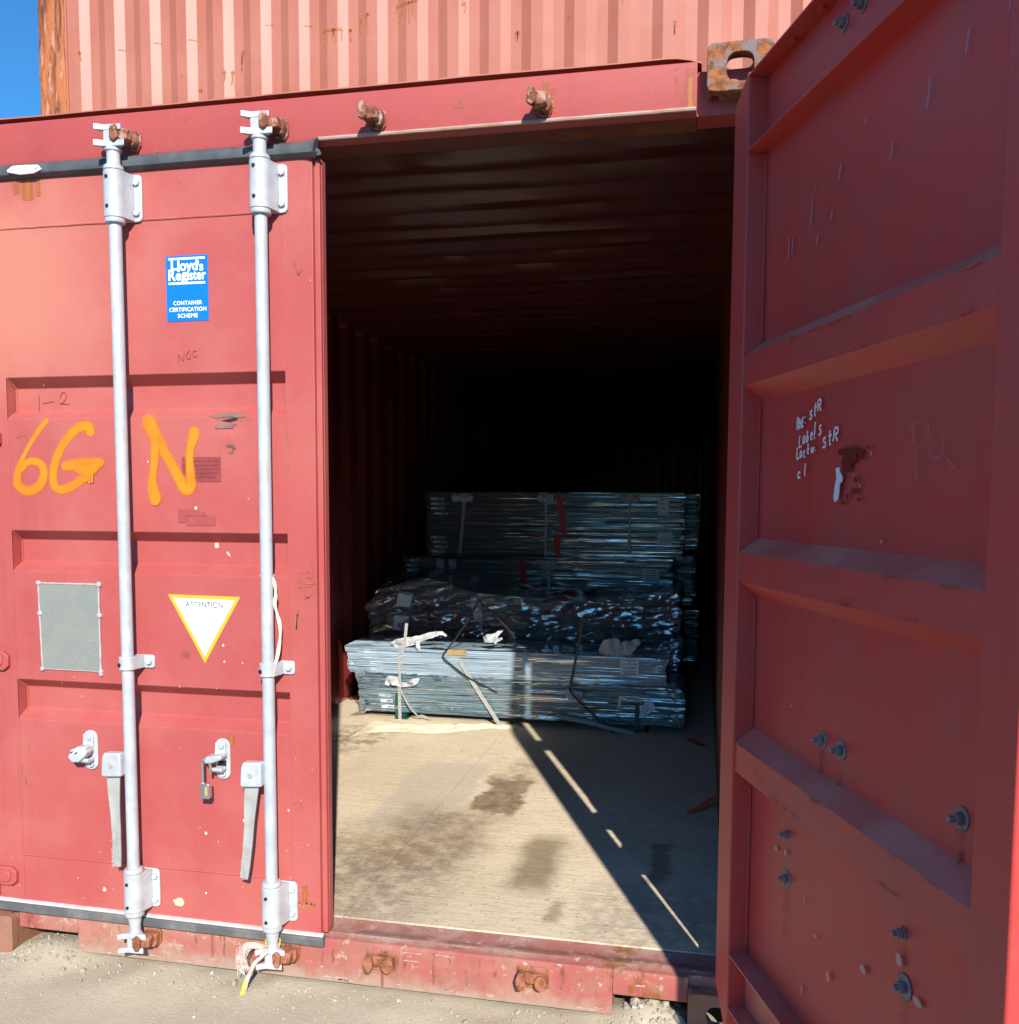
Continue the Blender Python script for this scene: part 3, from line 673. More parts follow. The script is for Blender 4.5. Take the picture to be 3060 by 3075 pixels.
# lock rods and fittings
def rod_set(x, lean):
    RY = -.012; x += .012*(2.29-x)/2.46
    mb = MB(); mb.lathe((x, RY), [(.0178, .150), (.0178, 2.405)], 20); mb.build('lock_rod', M_ROD, door_l)
    for lo, hi, top in ((2.252, 2.386, 1), (.190, .312, 0)):
        mb = MB(); mb.prism(rrect(x-.050, x+.062, lo, hi, .014), 'y', FY-.008, FY-.001)
        ring = []
        for k in range(15):
            a = math.pi*k/14; ring.append((x-.030*math.cos(a), RY-.028*math.sin(a)))
        ring = [(x-.034, FY-.009)]+ring+[(x+.038, FY-.009)]
        mb.prism(ring, 'z', lo+.001, hi-.001); 
        mb.lathe((x, RY), [(.027, lo-.014), (.0285, lo-.011), (.0285, lo)], 20); mb.lathe((x, RY), [(.0285, hi), (.0285, hi+.008), (.025, hi+.014)], 20)
        mb.build('rod_bearing', M_GALV, door_l, bevel=.002)
        mb = MB()
        for zz in (lo+.024, hi-.024):
            for xx in (x+.047, x-.040): hexbolt(mb, (xx, FY-.008, zz), .010, .008)
        mb.build_each('bolt', M_GALV, door_l, bevel=.001)
        mb = MB()
        for zz in ((lo+.030, hi-.022) if top else (lo+.020, hi-.030)): mb.cyl((x-.006, RY-.0275, zz), (x-.006, RY-.0300, zz), .0052, n=12)
        mb.build_each('rivet_hole', M_BLACK, door_l)
    # middle guide
    mb = MB(); mb.prism(rrect(x-.038, x+.064, .937, .977, .008), 'y', FY-.008, FY-.001)
    ring = [(x-.031, FY-.009)]+[(x-.025*math.cos(math.pi*k/12), RY-.024*math.sin(math.pi*k/12)) for k in range(13)]+[(x+.031, FY-.009)]
    mb.prism(ring, 'z', .9375, .9765); hexbolt(mb, (x+.047, FY-.008, .957), .0105, .009)
    mb.build('rod_guide', M_GALV, door_l, bevel=.002)
    MB().cyl((x-.014, RY-.020, .953), (x-.0155, RY-.0232, .953), .0062, n=12).build('rivet_hole', M_BLACK, door_l)
    # cams
    for up, zj in ((1, 2.452), (-1, .122)):
        mb = MB(); s = up
        if up > 0: mb.lathe((x, RY), [(.019, 2.400), (.021, 2.402), (.0185, 2.407), (.0185, 2.438), (.023, 2.440), (.0235, 2.446), (.017, 2.456), (.012, 2.466)], 20)
        else: mb.lathe((x, RY), [(.012, .104), (.021, .110), (.0215, .116), (.017, .124), (.0165, .142), (.020, .172), (.020, .178)], 20)
        def jaw(z, th, xl, xr):
            mb.prism([(x-.012, RY-.020), (x-.022, RY-.024), (x-xl, RY-.034), (x-xl-.003, RY-.030), (x-.030, RY-.012), (x-.022, RY+.006), (x-.010, RY+.016), (x+.014, RY+.014), (x+.026, RY), (x+xr, RY-.012), (x+xr+.003, RY-.018), (x+.024, RY-.018), (x+.010, RY-.020)], 'z', z-th/2, z+th/2)
        jaw(zj+s*.006, .017, .040, .044); jaw(zj+s*.050, .016, .038, .034)
        mb.box(x-.018, x+.016, RY-.019, RY+.012, min(zj, zj+s*.050), max(zj, zj+s*.050))
        mb.build('locking_cam', M_GALV, door_l, bevel=.003)
    # handle hub and handle
    HY = -.022
    mb = MB(); mb.prism([(x-.080, .618), (x-.076, .672), (x-.070, .686), (x-.014, .688), (x-.012, .617), (x-.074, .612)], 'y', HY-.022, HY+.006); mb.build('handle_hub', M_GALV, door_l, bevel=.004)
    MB().cyl((x-.046, HY-.021, .650), (x-.046, HY-.026, .650), .0075, n=14).build('hub_pin', M_WORN, door_l)
    mb = MB(); pts = [(x-.046+lean*(.62-z)*.29+.004*math.sin((z-.33)*16), HY-.006-.006*math.sin((.62-z)*10), z) for z in [.622-.29*i/14 for i in range(15)]]
    ws = [.044, .043, .041, .039, .036, .033, .031, .030, .030, .029, .028, .028, .028, .027, .026]
    mb.strip(pts, ws, (0, -1, 0), thick=.007, cols=((-1, 1), (-.35, 1), (.35, 1), (1, 1)))
    for i in range(3, 9):
        for c in (1, 2): mb.v[i*4+c].y += .004
    mb.build('handle', M_WORN, door_l, bevel=.0015)
    mb = MB()
    xc = x-.046+lean*(.62-.39)*.29
    put_text(mb, 'SURALOC', -.052, .006, .002, .011, 0, M=Matrix.Translation((xc, HY-.0145, .39)) @ Matrix.Rotation(R(90)+lean*.28, 4, 'Y'))
    put_text(mb, 'SURALOC', -.052, .006, .002, .011, 0, M=Matrix.Translation((xc, HY-.0145, .385)) @ Matrix.Rotation(R(-90)+lean*.28, 4, 'Y'))
    mb.build('embossed_lettering', M_ROD, door_l, smooth=False, recalc=False)
rod_set(.603, 0.0); rod_set(1.060, -.42)
# handle hasps
def hasp(x, cover):
    mb = MB(); mb.prism(rrect(x-.024, x+.024, .609, .733, .0235, 6), 'y', FY-.007, FY-.0008); hexbolt(mb, (x, FY-.007, .712), .010, .009, washer=.014); hexbolt(mb, (x+.002, FY-.007, .626), .010, .008)
    mb.prism([(x-.020, .722), (x+.012, .722), (x+.014, .690), (x+.010, .668), (x-.026, .668), (x-.022, .695)], 'y', FY-.014, FY-.0065)
    mb.prism([(FY-.008, .640), (FY-.034, .637), (FY-.040, .643), (FY-.040, .651), (FY-.033, .652), (FY-.030, .646), (FY-.008, .650)], 'x', x-.018, x+.014)
    mb.build('hasp_plate', M_GALV, door_l, bevel=.002)
    mb = MB()
    if cover:
        mb.prism([(x-.050, .655), (x-.036, .640), (x-.012, .642), (x+.012, .664), (x+.016, .676), (x-.010, .690), (x-.040, .680)], 'y', FY-.050, FY-.016)
        mb.prism([(x-.030, .668), (x+.010, .676), (x+.010, .690), (x-.022, .690)], 'y', FY-.046, FY-.008)
    else:
        mb.prism([(x-.040, .674), (x-.034, .686), (x+.016, .692), (x+.018, .680), (x-.010, .668), (x-.034, .664)], 'y', FY-.048, FY-.010)
    mb.build('hasp_cover', M_GALV, door_l, bevel=.004)
    mb = MB()
    if cover:
        for xx, zz in ((x-.018, .670), (x-.034, .672)): mb.prism([(xx-.005, zz-.003), (xx+.004, zz+.002), (xx+.003, zz+.005), (xx-.006, zz)], 'y', FY-.0515, FY-.049)
    else: mb.prism([(x-.016, .648), (x+.012, .650), (x+.012, .668), (x-.014, .664)], 'y', FY-.0085, FY-.0066)
    mb.build_each('hasp_slot', M_BLACK, door_l)
hasp(.447, True); hasp(.894, False)
# sticker
def px_map(px, pz): return (.742+(px-105)/1085*.133, 2.1515-(pz-90-(1150-px)*.035)/1710*.187)
mb = MB(); mb.box(.742, .875, FY-.0022, FY+.001, 1.9645, 2.1515, 0)
Y2 = FY-.0027
def bar(x0, x1, z): mb.add([(x0, Y2, z-.003), (x1, Y2, z-.003), (x1, Y2, z+.003), (x0, Y2, z+.003)], [(0, 1, 2, 3)], 1)
bar(.750, .867, 2.1425); bar(.750, .867, 2.0725)
put_text(mb, "L", .7585, .7775, 2.110, 2.138, Y2, 1, offset=.035); put_text(mb, "l", .7795, .7860, 2.1055, 2.138, Y2, 1, offset=.03)
put_text(mb, "oyd", .7870, .8440, 2.098, 2.1385, Y2, 1, offset=.03); put_text(mb, "'s", .8430, .8620, 2.1055, 2.1345, Y2, 1, offset=.03)
put_text(mb, 'R', .7500, .7740, 2.0805, 2.1125, Y2-.0003, 1, offset=.03); put_text(mb, 'e', .7735, .7915, 2.0805, 2.1015, Y2-.0003, 1, offset=.03)
put_text(mb, 'g', .7915, .8110, 2.0735, 2.1035, Y2-.0003, 1, offset=.03); put_text(mb, 'ister', .8105, .8700, 2.0805, 2.1085, Y2-.0003, 1, offset=.025)
put_text(mb, 'CONTAINER', .764, .8560, 2.0105, 2.0225, Y2, 1, offset=.02, spacing=1.12)
put_text(mb, 'CERTIFICATION', .750, .8690, 1.9920, 2.0040, Y2, 1, offset=.02, spacing=1.08)
put_text(mb, 'SCHEME', .7770, .8410, 1.9740, 1.9860, Y2, 1, offset=.02, spacing=1.12)
mb.build('certification_sticker', [M_BLUE, M_WHITE], door_l, smooth=False, recalc=False)
# triangular warning sign
def tri(o, y, mi, mb):
    mb.prism([(.722+o*1.75, 1.1625-o), (.958-o*1.75, 1.1600-o), (.8395, .9585+o*2.0)], 'y', y, FY-.0004, mi)
mb = MB(); tri(0, FY-.0016, 0, mb); tri(.0105, FY-.0022, 1, mb)
put_text(mb, 'ATTENTION', .7800, .9015, 1.1255, 1.1430, FY-.0027, 2, offset=.014, spacing=1.1)
for tx, x0, x1, z0 in (('THIS CONTAINER', .792, .888, 1.1075), ('MUST BE REPAIRED', .786, .894, 1.0895), ('WITH', .829, .858, 1.056), ('STEEL', .826, .858, 1.0215)):
    put_text(mb, tx, x0, x1, z0, z0+.009, FY-.0027, 3, spacing=1.1)
mb.build('warning_sign', [M_YELLOW, M_WHITE, M_INK, M_INKPALE], door_l, smooth=False, recalc=False)
# data plate with rivets
q = [(.279, 1.186), (.489, 1.186), (.488, .917), (.284, .918)]
mb = MB(); mb.prism(q, 'y', FY-.0035, FY-.0005); mb.build('data_plate', M_PLATE, door_l)
mb = MB()
for a, b, wd in ((q[0], q[1], .005), (q[1], q[2], .0055), (q[3], q[0], .005), (q[2], q[3], .0022)):
    mb.tube([(a[0]+(b[0]-a[0])*i/12+.0008*fbm((i, a[0]*9, 2), 2), FY-.003, a[1]+(b[1]-a[1])*i/12) for i in range(13)], wd*.62, 6)
for p, r in ((q[0], .0085), (q[1], .010), (q[2], .008), (q[3], .008), ((.2815, 1.092), .009), ((.4885, 1.090), .009), ((.4895, .908), .006)):
    mb.lathe((p[0], p[1]), [(r, 0), (r*.9, .005), (r*.45, .008)], 12, M=Matrix.Translation((0, FY-.001, 0)) @ Matrix.Rotation(R(90), 4, 'X'))
mb.build('plate_rim', M_PLATE_FR, door_l)
mb = MB()
for i in range(26):
    z = 1.165-.009*i
    if rng.random() < .75:
        x = .295
        while x < .475:
            w = rng.uniform(.004, .022)
            if rng.random() < .45: mb.box(x, min(x+w, .478), FY-.0039, FY-.0034, z, z+.0016)
            x += w+rng.uniform(.003, .02)
tag(mb.build('stamped_print', simple('stamped_print', (.29, .30, .27), .5), door_l, smooth=False), kind='stuff')
# dark label with lettering, residue
mb = MB(); mb.add([(.777, FY-.0012, 1.4985), (.903, FY-.0012, 1.4985), (.904, FY-.0012, 1.571), (.778, FY-.0012, 1.571)], [(0, 1, 2, 3)])
for i, (tx, a, b) in enumerate((('THIS EQUIPMENT MAY BE SUBJECT TO THE', .784, .897), ('SECURITY INTEREST IN FAVOR OF ONE OR', .784, .896), ('MORE INSTITUTIONAL INVESTORS, AND', .784, .897), ('CANNOT BE TAKEN IN SATISFACTION', .787, .895), ('OF CLAIMS AGAINST THE USER', .795, .886))):
    put_text(mb, tx, a, b, 1.5545-.0115*i, 1.5605-.0115*i, FY-.0015, 1, offset=.01)
mb.build('text_label', [M_OLD, M_OLDINK], door_l, smooth=False, recalc=False)
mb = MB()
for poly in ([(.786, 1.369), (.882, 1.3695), (.8835, 1.397), (.786, 1.396)], [(.7615, 1.377), (.785, 1.378), (.785, 1.3975), (.854, 1.3985), (.852, 1.409), (.82, 1.415), (.762, 1.4165)]):
    mb.add([(x, FY-.0013, z) for x, z in poly], [list(range(len(poly)))])
mb.build('label_residue', M_SCUFF, door_l, smooth=False, recalc=False)
# spray paint
def smooth_path(p, n=7):
    out = []
    for i in range(len(p)-1):
        a = p[max(i-1, 0)]; b = p[i]; c = p[i+1]; d = p[min(i+2, len(p)-1)]
        for k in range(n):
            t = k/n; out.append(tuple(.5*((2*b[j])+(-a[j]+c[j])*t+(2*a[j]-5*b[j]+4*c[j]-d[j])*t*t+(-a[j]+3*b[j]-3*c[j]+d[j])*t**3) for j in range(len(b))))
    out.append(p[-1]); return out
SPR = ((-1, 0), (-.7, .10), (-.5, .30), (-.36, .78), (-.2, 1), (0, 1), (.2, 1), (.36, .78), (.5, .30), (.7, .10), (1, 0))
def spray(strokes):
    mb = MB(); k = 0
    for st in strokes:
        pts = smooth_path([(p[0], p[1], p[2]) for p in st]); y = FY-.0016-.0010*k; k += 1
        s, e = pts[0], pts[-1]; d0 = Vector((s[0]-pts[1][0], s[1]-pts[1][1])).normalized(); d1 = Vector((e[0]-pts[-2][0], e[1]-pts[-2][1])).normalized()
        pts = [(s[0]+d0.x*s[2]*.5, s[1]+d0.y*s[2]*.5, s[2]*.35), (s[0]+d0.x*s[2]*.3, s[1]+d0.y*s[2]*.3, s[2]*.75)]+pts+[(e[0]+d1.x*e[2]*.3, e[1]+d1.y*e[2]*.3, e[2]*.75), (e[0]+d1.x*e[2]*.5, e[1]+d1.y*e[2]*.5, e[2]*.35)]
        mb.strip([(x, y-.0009*i/len(pts), z) for i, (x, z, w) in enumerate(pts)], [w*2.5 for x, z, w in pts], (0, -1, 0), cols=SPR)
    return mb.build('spray_paint_lettering', M_SPRAY, door_l, recalc=False, attr=True, smooth=False)
spray([[(.328, 1.684, .014), (.300, 1.655, .015), (.268, 1.614, .012), (.244, 1.578, .012), (.226, 1.540, .020), (.217, 1.505, .024), (.224, 1.482, .024), (.258, 1.470, .026), (.292, 1.484, .026), (.312, 1.518, .024), (.306, 1.548, .022), (.282, 1.560, .020), (.254, 1.556, .018), (.236, 1.538, .018)]])
spray([[(.476, 1.648, .028), (.470, 1.664, .028), (.440, 1.662, .026), (.404, 1.636, .024), (.372, 1.596, .024), (.350, 1.550, .024), (.344, 1.506, .024), (.352, 1.480, .024), (.376, 1.474, .024), (.412, 1.486, .024), (.446, 1.508, .024), (.474, 1.532, .026), (.500, 1.552, .024)],
       [(.388, 1.545, .026), (.43, 1.550, .030), (.47, 1.551, .032), (.508, 1.555, .024)], [(.43, 1.538, .024), (.462, 1.532, .034), (.488, 1.540, .028)],
       [(.462, 1.522, .006), (.462, 1.500, .005)], [(.472, 1.522, .006), (.472, 1.496, .006)], [(.482, 1.525, .006), (.482, 1.498, .005)]])
spray([[(.672, 1.676, .040), (.686, 1.650, .038), (.700, 1.622, .034), (.722, 1.588, .028), (.745, 1.550, .028), (.768, 1.510, .030), (.790, 1.478, .034), (.806, 1.488, .030), (.806, 1.520, .026), (.804, 1.560, .022), (.808, 1.598, .024), (.818, 1.626, .028), (.822, 1.642, .032)],
       [(.694, 1.625, .028), (.692, 1.590, .024), (.688, 1.550, .022), (.682, 1.510, .022), (.682, 1.478, .030), (.688, 1.452, .036), (.688, 1.444, .032)]])
# dents, chips, scratches on the outside
mb = MB()
def blob(cx, cz, rx, rz, y=FY-.0010, n=16, mi=0, j=.25, rot=0.0):
    p = []
    for k in range(n):
        a = 2*math.pi*k/n; s = 1+rng.uniform(-j, j); u, v = rx*s*math.cos(a), rz*s*math.sin(a); p.append((cx+u*math.cos(rot)-v*math.sin(rot), y, cz+u*math.sin(rot)+v*math.cos(rot)))
    mb.add(p, [list(range(n))], mi)
def hug(x, z):
    for (y0, z0), (y1, z1) in zip(prof2, prof2[1:]):
        if z0-1e-6 <= z <= z1+1e-6 and z1 > z0: return dent(x, y0+(y1-y0)*(z-z0)/(z1-z0), z)-.002
    return FY-.002
def hugblob(cx, cz, rx, rz, mi=0, j=.2, n=22, shape=None):
    ring = []
    for k in range(n):
        a = 2*math.pi*k/n; s = 1+rng.uniform(-j, j); ring.append((cx+rx*s*math.cos(a), cz+rz*s*math.sin(a)))
    ins = [(cx+(x-cx)*f, cz+(z-cz)*f) for f in (.66, .33) for x, z in ring]
    pts = ring+ins+[(cx, cz)]; fs = []
    for q in range(2): fs += [(q*n+k, q*n+(k+1) % n, (q+1)*n+(k+1) % n, (q+1)*n+k) for k in range(n)]
    fs += [(2*n+k, 2*n+(k+1) % n, 3*n) for k in range(n)]
    mb.add([(x, hug(x, z), z) for x, z in pts], fs, mi)
hugblob(.925, 1.689, .052, .012, 0, .15); hugblob(.918, 1.662, .034, .010, 0, .25); hugblob(.934, 1.594, .017, .013, 0, .2); hugblob(.908, 1.588, .010, .003, 1)
mb.build_each('bare_metal_dent', [M_GREYDENT, M_RUSTMARK], door_l, recalc=False)
mb = MB()
mb.prism([(.905, 1.677), (.925, 1.680), (.948, 1.6845), (.962, 1.684), (.955, 1.6775), (.930, 1.6745)], 'y', FY+.004, FY+.0045); mb.build('gash', M_BLACK, door_l)
mb = MB()
for x, z, r in ((.862, 1.308, .0075), (.820, 1.421, .0045), (.666, 1.558, .0030), (.476, .226, .0065), (.830, .435, .0045), (.958, .483, .0050), (.826, .247, .0035), (.900, 1.014, .004), (.903, .965, .003)):
    yy = hug(x, z)+.001; blob(x, z, r, r*1.15, yy)
blob(.900, 1.284, .0095, .0035, hug(.9, 1.284)+.001, rot=-.9); blob(.734, .210, .019, .013, n=11, j=.16)
blob(1.09, .30, .0035, .0035); blob(1.108, .205, .003, .003); blob(1.101, .527, .003, .004)
for i in range(46):
    x = rng.choice((rng.uniform(.10, 1.19), rng.uniform(1.12, 1.198), rng.uniform(.1, 1.19))); z = rng.choice((rng.uniform(.17, .9), rng.uniform(.17, 2.39), rng.uniform(.17, .32)))
    blob(x, z, rng.uniform(.0008, .0022), rng.uniform(.0008, .0026), hug(x, z)+.001 if RX0+.01 < x < RX1-.01 and .32 < z < 2.25 else FY-.0012, n=8)
mb.build_each('paint_chip', M_PALECHIP, door_l, recalc=False)
mb = MB()
for i in range(40):
    x = rng.choice((rng.uniform(.10, 1.19), rng.uniform(1.115, 1.196))); z = rng.choice((rng.uniform(.17, 1.0), rng.uniform(.17, 2.39)))
    blob(x, z, rng.uniform(.001, .0032), rng.uniform(.0012, .006), hug(x, z)+.001 if RX0+.01 < x < RX1-.01 and .32 < z < 2.25 else FY-.0013, n=9)
mb.build_each('rust_spot', M_RUSTMARK, door_l, recalc=False)
mb = MB()
def scratch(pts, w, y=FY-.0022): mb.strip([(x, y, z) for x, z in smooth_path(pts, 3)], w, (0, -1, 0))
scratch([(1.134, 2.140), (1.145, 2.112), (1.155, 2.079)], .004); scratch([(1.155, 2.079), (1.166, 2.098)], .004)
for p in ([(1.143, 1.236), (1.150, 1.208), (1.197, 1.206)], [(1.150, 1.236), (1.180, 1.238)], [(1.146, 1.190), (1.158, 1.196), (1.186, 1.196)], [(1.185, 1.262), (1.188, 1.225), (1.17, 1.222)],
          [(1.158, 1.159), (1.178, 1.168), (1.186, 1.185)], [(1.16, 1.172), (1.178, 1.16)], [(1.142, 1.159), (1.138, 1.11), (1.135, 1.070)], [(1.139, 1.115), (1.160, 1.092), (1.158, 1.085)], [(1.112, 1.66), (1.116, 1.60), (1.115, 1.50)]): scratch(p, rng.uniform(.0025, .0045))
mb.strip([(1.137, FY-.0022, 1.115), (1.134, FY-.0022, 1.07)], .009, (0, -1, 0)); scratch([(.22, 1.632), (.245, 1.640), (.262, 1.630)], .004)
for x, z in ((.205, .57), (1.15, .62), (1.16, .66), (1.155, .25), (1.17, .252), (.192, .60)): mb.strip([(x, FY-.0022, z), (x+.002, FY-.0022, z-.03)], .004, (0, -1, 0))
scratch([(1.125, .245), (1.16, .247), (1.185, .243)], .006); scratch([(1.118, .550), (1.145, .551)], .003)
mb.build_each('scratch', M_RUSTMARK, door_l, recalc=False)
mb = MB()
for p in ([(.272, 1.763), (.270, 1.715)], [(.283, 1.739), (.323, 1.745)], [(.345, 1.755), (.352, 1.770), (.365, 1.770), (.365, 1.752), (.35, 1.738), (.345, 1.738), (.378, 1.735)]):
    mb.strip([(x, FY+DEP-.003, z) for x, z in smooth_path(p, 4)], .0016, (0, -1, 0))
for p in ([(.775, 1.845), (.776, 1.868), (.790, 1.850), (.794, 1.872)], [(.812, 1.88), (.802, 1.868), (.804, 1.856), (.814, 1.858), (.812, 1.868)], [(.835, 1.878), (.824, 1.876), (.824, 1.862), (.836, 1.862), (.836, 1.870)]):
    scratch(p, .0015)
mb.build_each('pencil_mark', M_PENCIL, door_l, recalc=False)
FADE = ((-1, 0), (-.5, .6), (0, 1), (.5, .6), (1, 0))
mb = MB()
for x, z, w, l in ((.29, 2.398, .05, .06), (.325, 2.396, .02, .05), (.25, 2.396, .03, .04), (1.15, .30, .02, .05), (1.117, .31, .012, .09), (.92, .742, .025, .03), (.186, .60, .008, .16), (.186, 1.2, .006, .2)): mb.strip([(x, FY-.0014, z-l*i/4) for i in range(5)], w, (0, -1, 0), cols=FADE)
mb.build_each('rust_bleed', M_SOFTRUST, door_l, recalc=False, attr=True)

# ------------------------------------------------------------------ right door, swung open
M_DUSTRED = paint('dusty_red_paint', (.58, .11, .085), (.56, .14, .10), rust=.05, streak=.1, chips=.2, dust=(.85, (.62, .24, .19)))
M_SCUFFRED = simple('worn_red_edge', (.50, .095, .07), .6, 0, (.42, .06, .05), 40)
door_r = empty('door', (2.379, -.180, 0), rz=math.atan2(-math.cos(R(19.2)), math.sin(R(19.2)))); door_r.parent = box_o
door_r.name = 'open_door'; door_r['label'] = 'open door showing its dark red inner face'
PY = .050
mb = MB(); pr2 = [(PY, .30)]
for zc in RECS[::-1]: pr2 += [(PY, zc-.064), (.004, zc-.028), (.004, zc+.042), (PY, zc+.076)]
pr2 += [(PY, 2.29)]
ref = []
for (y0, z0), (y1, z1) in zip(pr2, pr2[1:]):
    k = max(1, int(abs(z1-z0)/.03))
    for i in range(k): ref.append((y0+(y1-y0)*i/k, z0+(z1-z0)*i/k))
ref.append(pr2[-1]); nx = 30; vs = []
for y, z in ref:
    for i in range(nx+1):
        x = -.017+.937*i/nx; b = .0028*fbm((x*2.5, z*2.5, 8), 3)
        if y < .03: b += .004*math.exp(-((x-.42)/.05)**2-((z-1.325)/.03)**2)+.0012*fbm((x*12, z*12, 5), 2)
        vs.append((x, y+b, z))
for j in range(len(ref)-1):
    upward = ref[j+1][0] > ref[j][0]+1e-4
    b0 = len(mb.v)
    mb.add(vs[j*(nx+1):(j+2)*(nx+1)], [(i, i+1, nx+1+i+1, nx+1+i) for i in range(nx)], 1 if upward else 0)
mb.box(-.018, .922, PY+.010, PY+.013, .17, 2.41)
mb.build('door_panel', [M_INDOOR, M_DUSTRED], door_r, recalc=False)
def stile(x0, x1, hinge):
    mb = MB()
    p = [(x0, .155), (x1, .155), (x1, 2.445), (x0, 2.445)]
    if hinge: p = [(x0, .205), (x0+.07, .115), (x1, .115), (x1, 2.445), (x0+.075, 2.445), (x0, 2.395)]
    mb.prism(p, 'y', .0, PY+.008); return mb.build('door_stile', M_INDOOR, door_r, bevel=.004)
stile(-.105, -.0175, True); stile(.919, 1.008, False)
mb = MB(); mb.box(-.0175, .919, .046, PY+.004, 2.2635, 2.4395); mb.box(-.0175, .919, .0005, .046, 2.2640, 2.2690); mb.box(-.0175, .919, .0005, .046, 2.4345, 2.4395)
mb.build('top_channel', M_INDOOR, door_r, bevel=.0012)
mb = MB(); mb.box(-.0175, .919, .046, PY+.004, .1195, .3215); mb.box(-.0175, .919, .0005, .046, .3165, .3215); mb.box(-.0175, .919, .0005, .046, .178, .183)
mb.build('bottom_channel', M_DUSTRED, door_r, bevel=.0012)
mb = MB()
for (z0, z1) in ((.33, .745), (.90, 1.215), (1.365, 1.68), (1.83, 2.26)):
    mb.tube([(-.0165, PY-.0035+.001*fbm((i, z0, 1), 2), z0+(z1-z0)*i/30) for i in range(31)], .0032, 6)
mb.build_each('weld_bead', M_INDOOR, door_r)
def lbolt(x, z, r=.0105, st=.030, w=.022, y=PY):
    mb = MB(); mb.cyl((x, y, z), (x, y-.003, z), w*.88, n=20); hexbolt(mb, (x, y-.004, z), r*1.1, .010); mb.cyl((x, y-.014, z), (x, y-.014-st*.32, z), r*.55, n=12)
    mb.build('bolt', M_BOLT, door_r, bevel=.001)
M_BOLT = simple('dull_bolt_steel', (.27, .215, .21), .6, .1, (.22, .14, .13), 60)
for x, z, r, s, w in ((.350, .961, .0105, .032, .021), (.429, .961, .0105, .034, .023), (.820, .961, .0105, .034, .022), (.200, .706, .009, .030, .013), (.200, .604, .0105, .022, .023), (.670, .704, .009, .026, .013), (.682, .613, .0105, .026, .026)): lbolt(x, z, r, s, w)
for x in (.353, .424): lbolt(x, 2.375, .010, .026, .019, .046)
mb = MB()
for x, z, w, l in ((.350, .945, .014, .10), (.429, .945, .012, .12), (.820, .945, .016, .09), (.682, .590, .018, .16), (.670, .69, .012, .08), (.20, .59, .014, .12)): mb.strip([(x, PY-.0062, z-l*i/4) for i in range(5)], w, (0, -1, 0), cols=FADE)
mb.build_each('rust_bleed', m_soft('dull_rust_run', (.30, .075, .045)), door_r, recalc=False, attr=True)
mb = MB()
for x in (.292, .160, .45): mb.cyl((x, .028, 2.4345), (x, .028, 2.428), .008, n=12)
mb.build_each('rivet', M_INDOOR, door_r)
# hand lettering in white marker
GL = {'R': [[(0, 0), (.1, 1)], [(.1, 1), (.6, .95), (.6, .6), (.05, .5)], [(.25, .5), (.7, 0)]], 'H': [[(0, 0), (0, .8)], [(.5, 0), (.5, .8)], [(0, .4), (.5, .45)]],
      'E': [[(.5, .75), (.05, .72), (0, 0), (.5, .05)], [(0, .4), (.4, .42)]], ':': [[(.1, .55), (.12, .62)], [(.1, .08), (.12, .15)]], 's': [[(.5, .6), (.2, .6), (.15, .4), (.45, .25), (.35, .02), (0, .0)]],
      't': [[(.25, 1.05), (.2, .05), (.4, .02)], [(0, .65), (.5, .72)]], 'L': [[(.1, 1.0), (.05, .05), (.65, .12)]], 'a': [[(.45, .5), (.15, .55), (.05, .2), (.25, 0), (.45, .35)], [(.45, .5), (.5, 0)]],
      'b': [[(.1, 1.05), (.08, .0)], [(.08, .35), (.35, .5), (.45, .2), (.2, 0), (.08, .1)]], 'e': [[(.05, .3), (.4, .36), (.3, .55), (.08, .4), (.08, .1), (.4, .05)]], 'l': [[(.15, 1.1), (.1, .05), (.25, .0)]],
      'o': [[(.25, .5), (.05, .3), (.15, 0), (.4, .1), (.42, .4), (.25, .5)]], 'c': [[(.42, .5), (.15, .52), (.05, .2), (.2, 0), (.45, .08)]], 'k': [[(.1, 1), (.08, 0)], [(.45, .5), (.1, .25), (.48, 0)]],
      'w': [[(0, .5), (.1, .02), (.3, .4), (.45, .02), (.6, .5)]], '.': [[(.1, .03), (.14, .06)]]}
def scrawl(mb, text, x, z, adv, h, slope, w=.0035, y=PY-.008):
    for ch in text:
        if ch != ' ':
            jx, jz, js, jr = rng.uniform(-.1, .1)*adv, rng.uniform(-.08, .08)*h, rng.uniform(.85, 1.15), rng.uniform(-.12, .22)
            for st in GL[ch]:
                pts = [(x+jx+(px+pz*jr)*adv*1.15*js, y, z+jz+pz*h*js) for px, pz in smooth_path(st, 3)]
                mb.strip(pts, [w*(.75+.4*math.sin(1+i*1.7)**2) for i in range(len(pts))], (0, -1, 0))
        x += adv; z += slope*adv
for txt, x, z, adv, h, sl in (('RHE:', .200, 1.606, .0125, .024, .20), ('stR', .258, 1.624, .020, .026, .28), ('Labels', .212, 1.568, .0180, .026, .22), ('Lockw.', .203, 1.540, .0170, .024, .20), ('stR', .326, 1.561, .0220, .026, .25), ('cl', .212, 1.500, .028, .024, .28)):
    mb = MB(); scrawl(mb, txt, x, z, adv, h, sl, .0050); mb.build('marker_lettering', M_WHITE, door_r, recalc=False, smooth=False)
mb = MB()
for st in ([(.652, 1.575), (.660, 1.535), (.668, 1.490)], [(.640, 1.572), (.668, 1.585), (.696, 1.578), (.694, 1.553), (.665, 1.540)], [(.705, 1.562), (.704, 1.535), (.722, 1.522), (.738, 1.530), (.742, 1.556)], [(.740, 1.530), (.776, 1.503)]):
    mb.strip([(x, PY-.008, z) for x, z in smooth_path(st, 5)], .0045, (0, -1, 0), cols=FADE)
mb.build_each('chalk_mark', M_SOFTCHALK, door_r, recalc=False, attr=True)
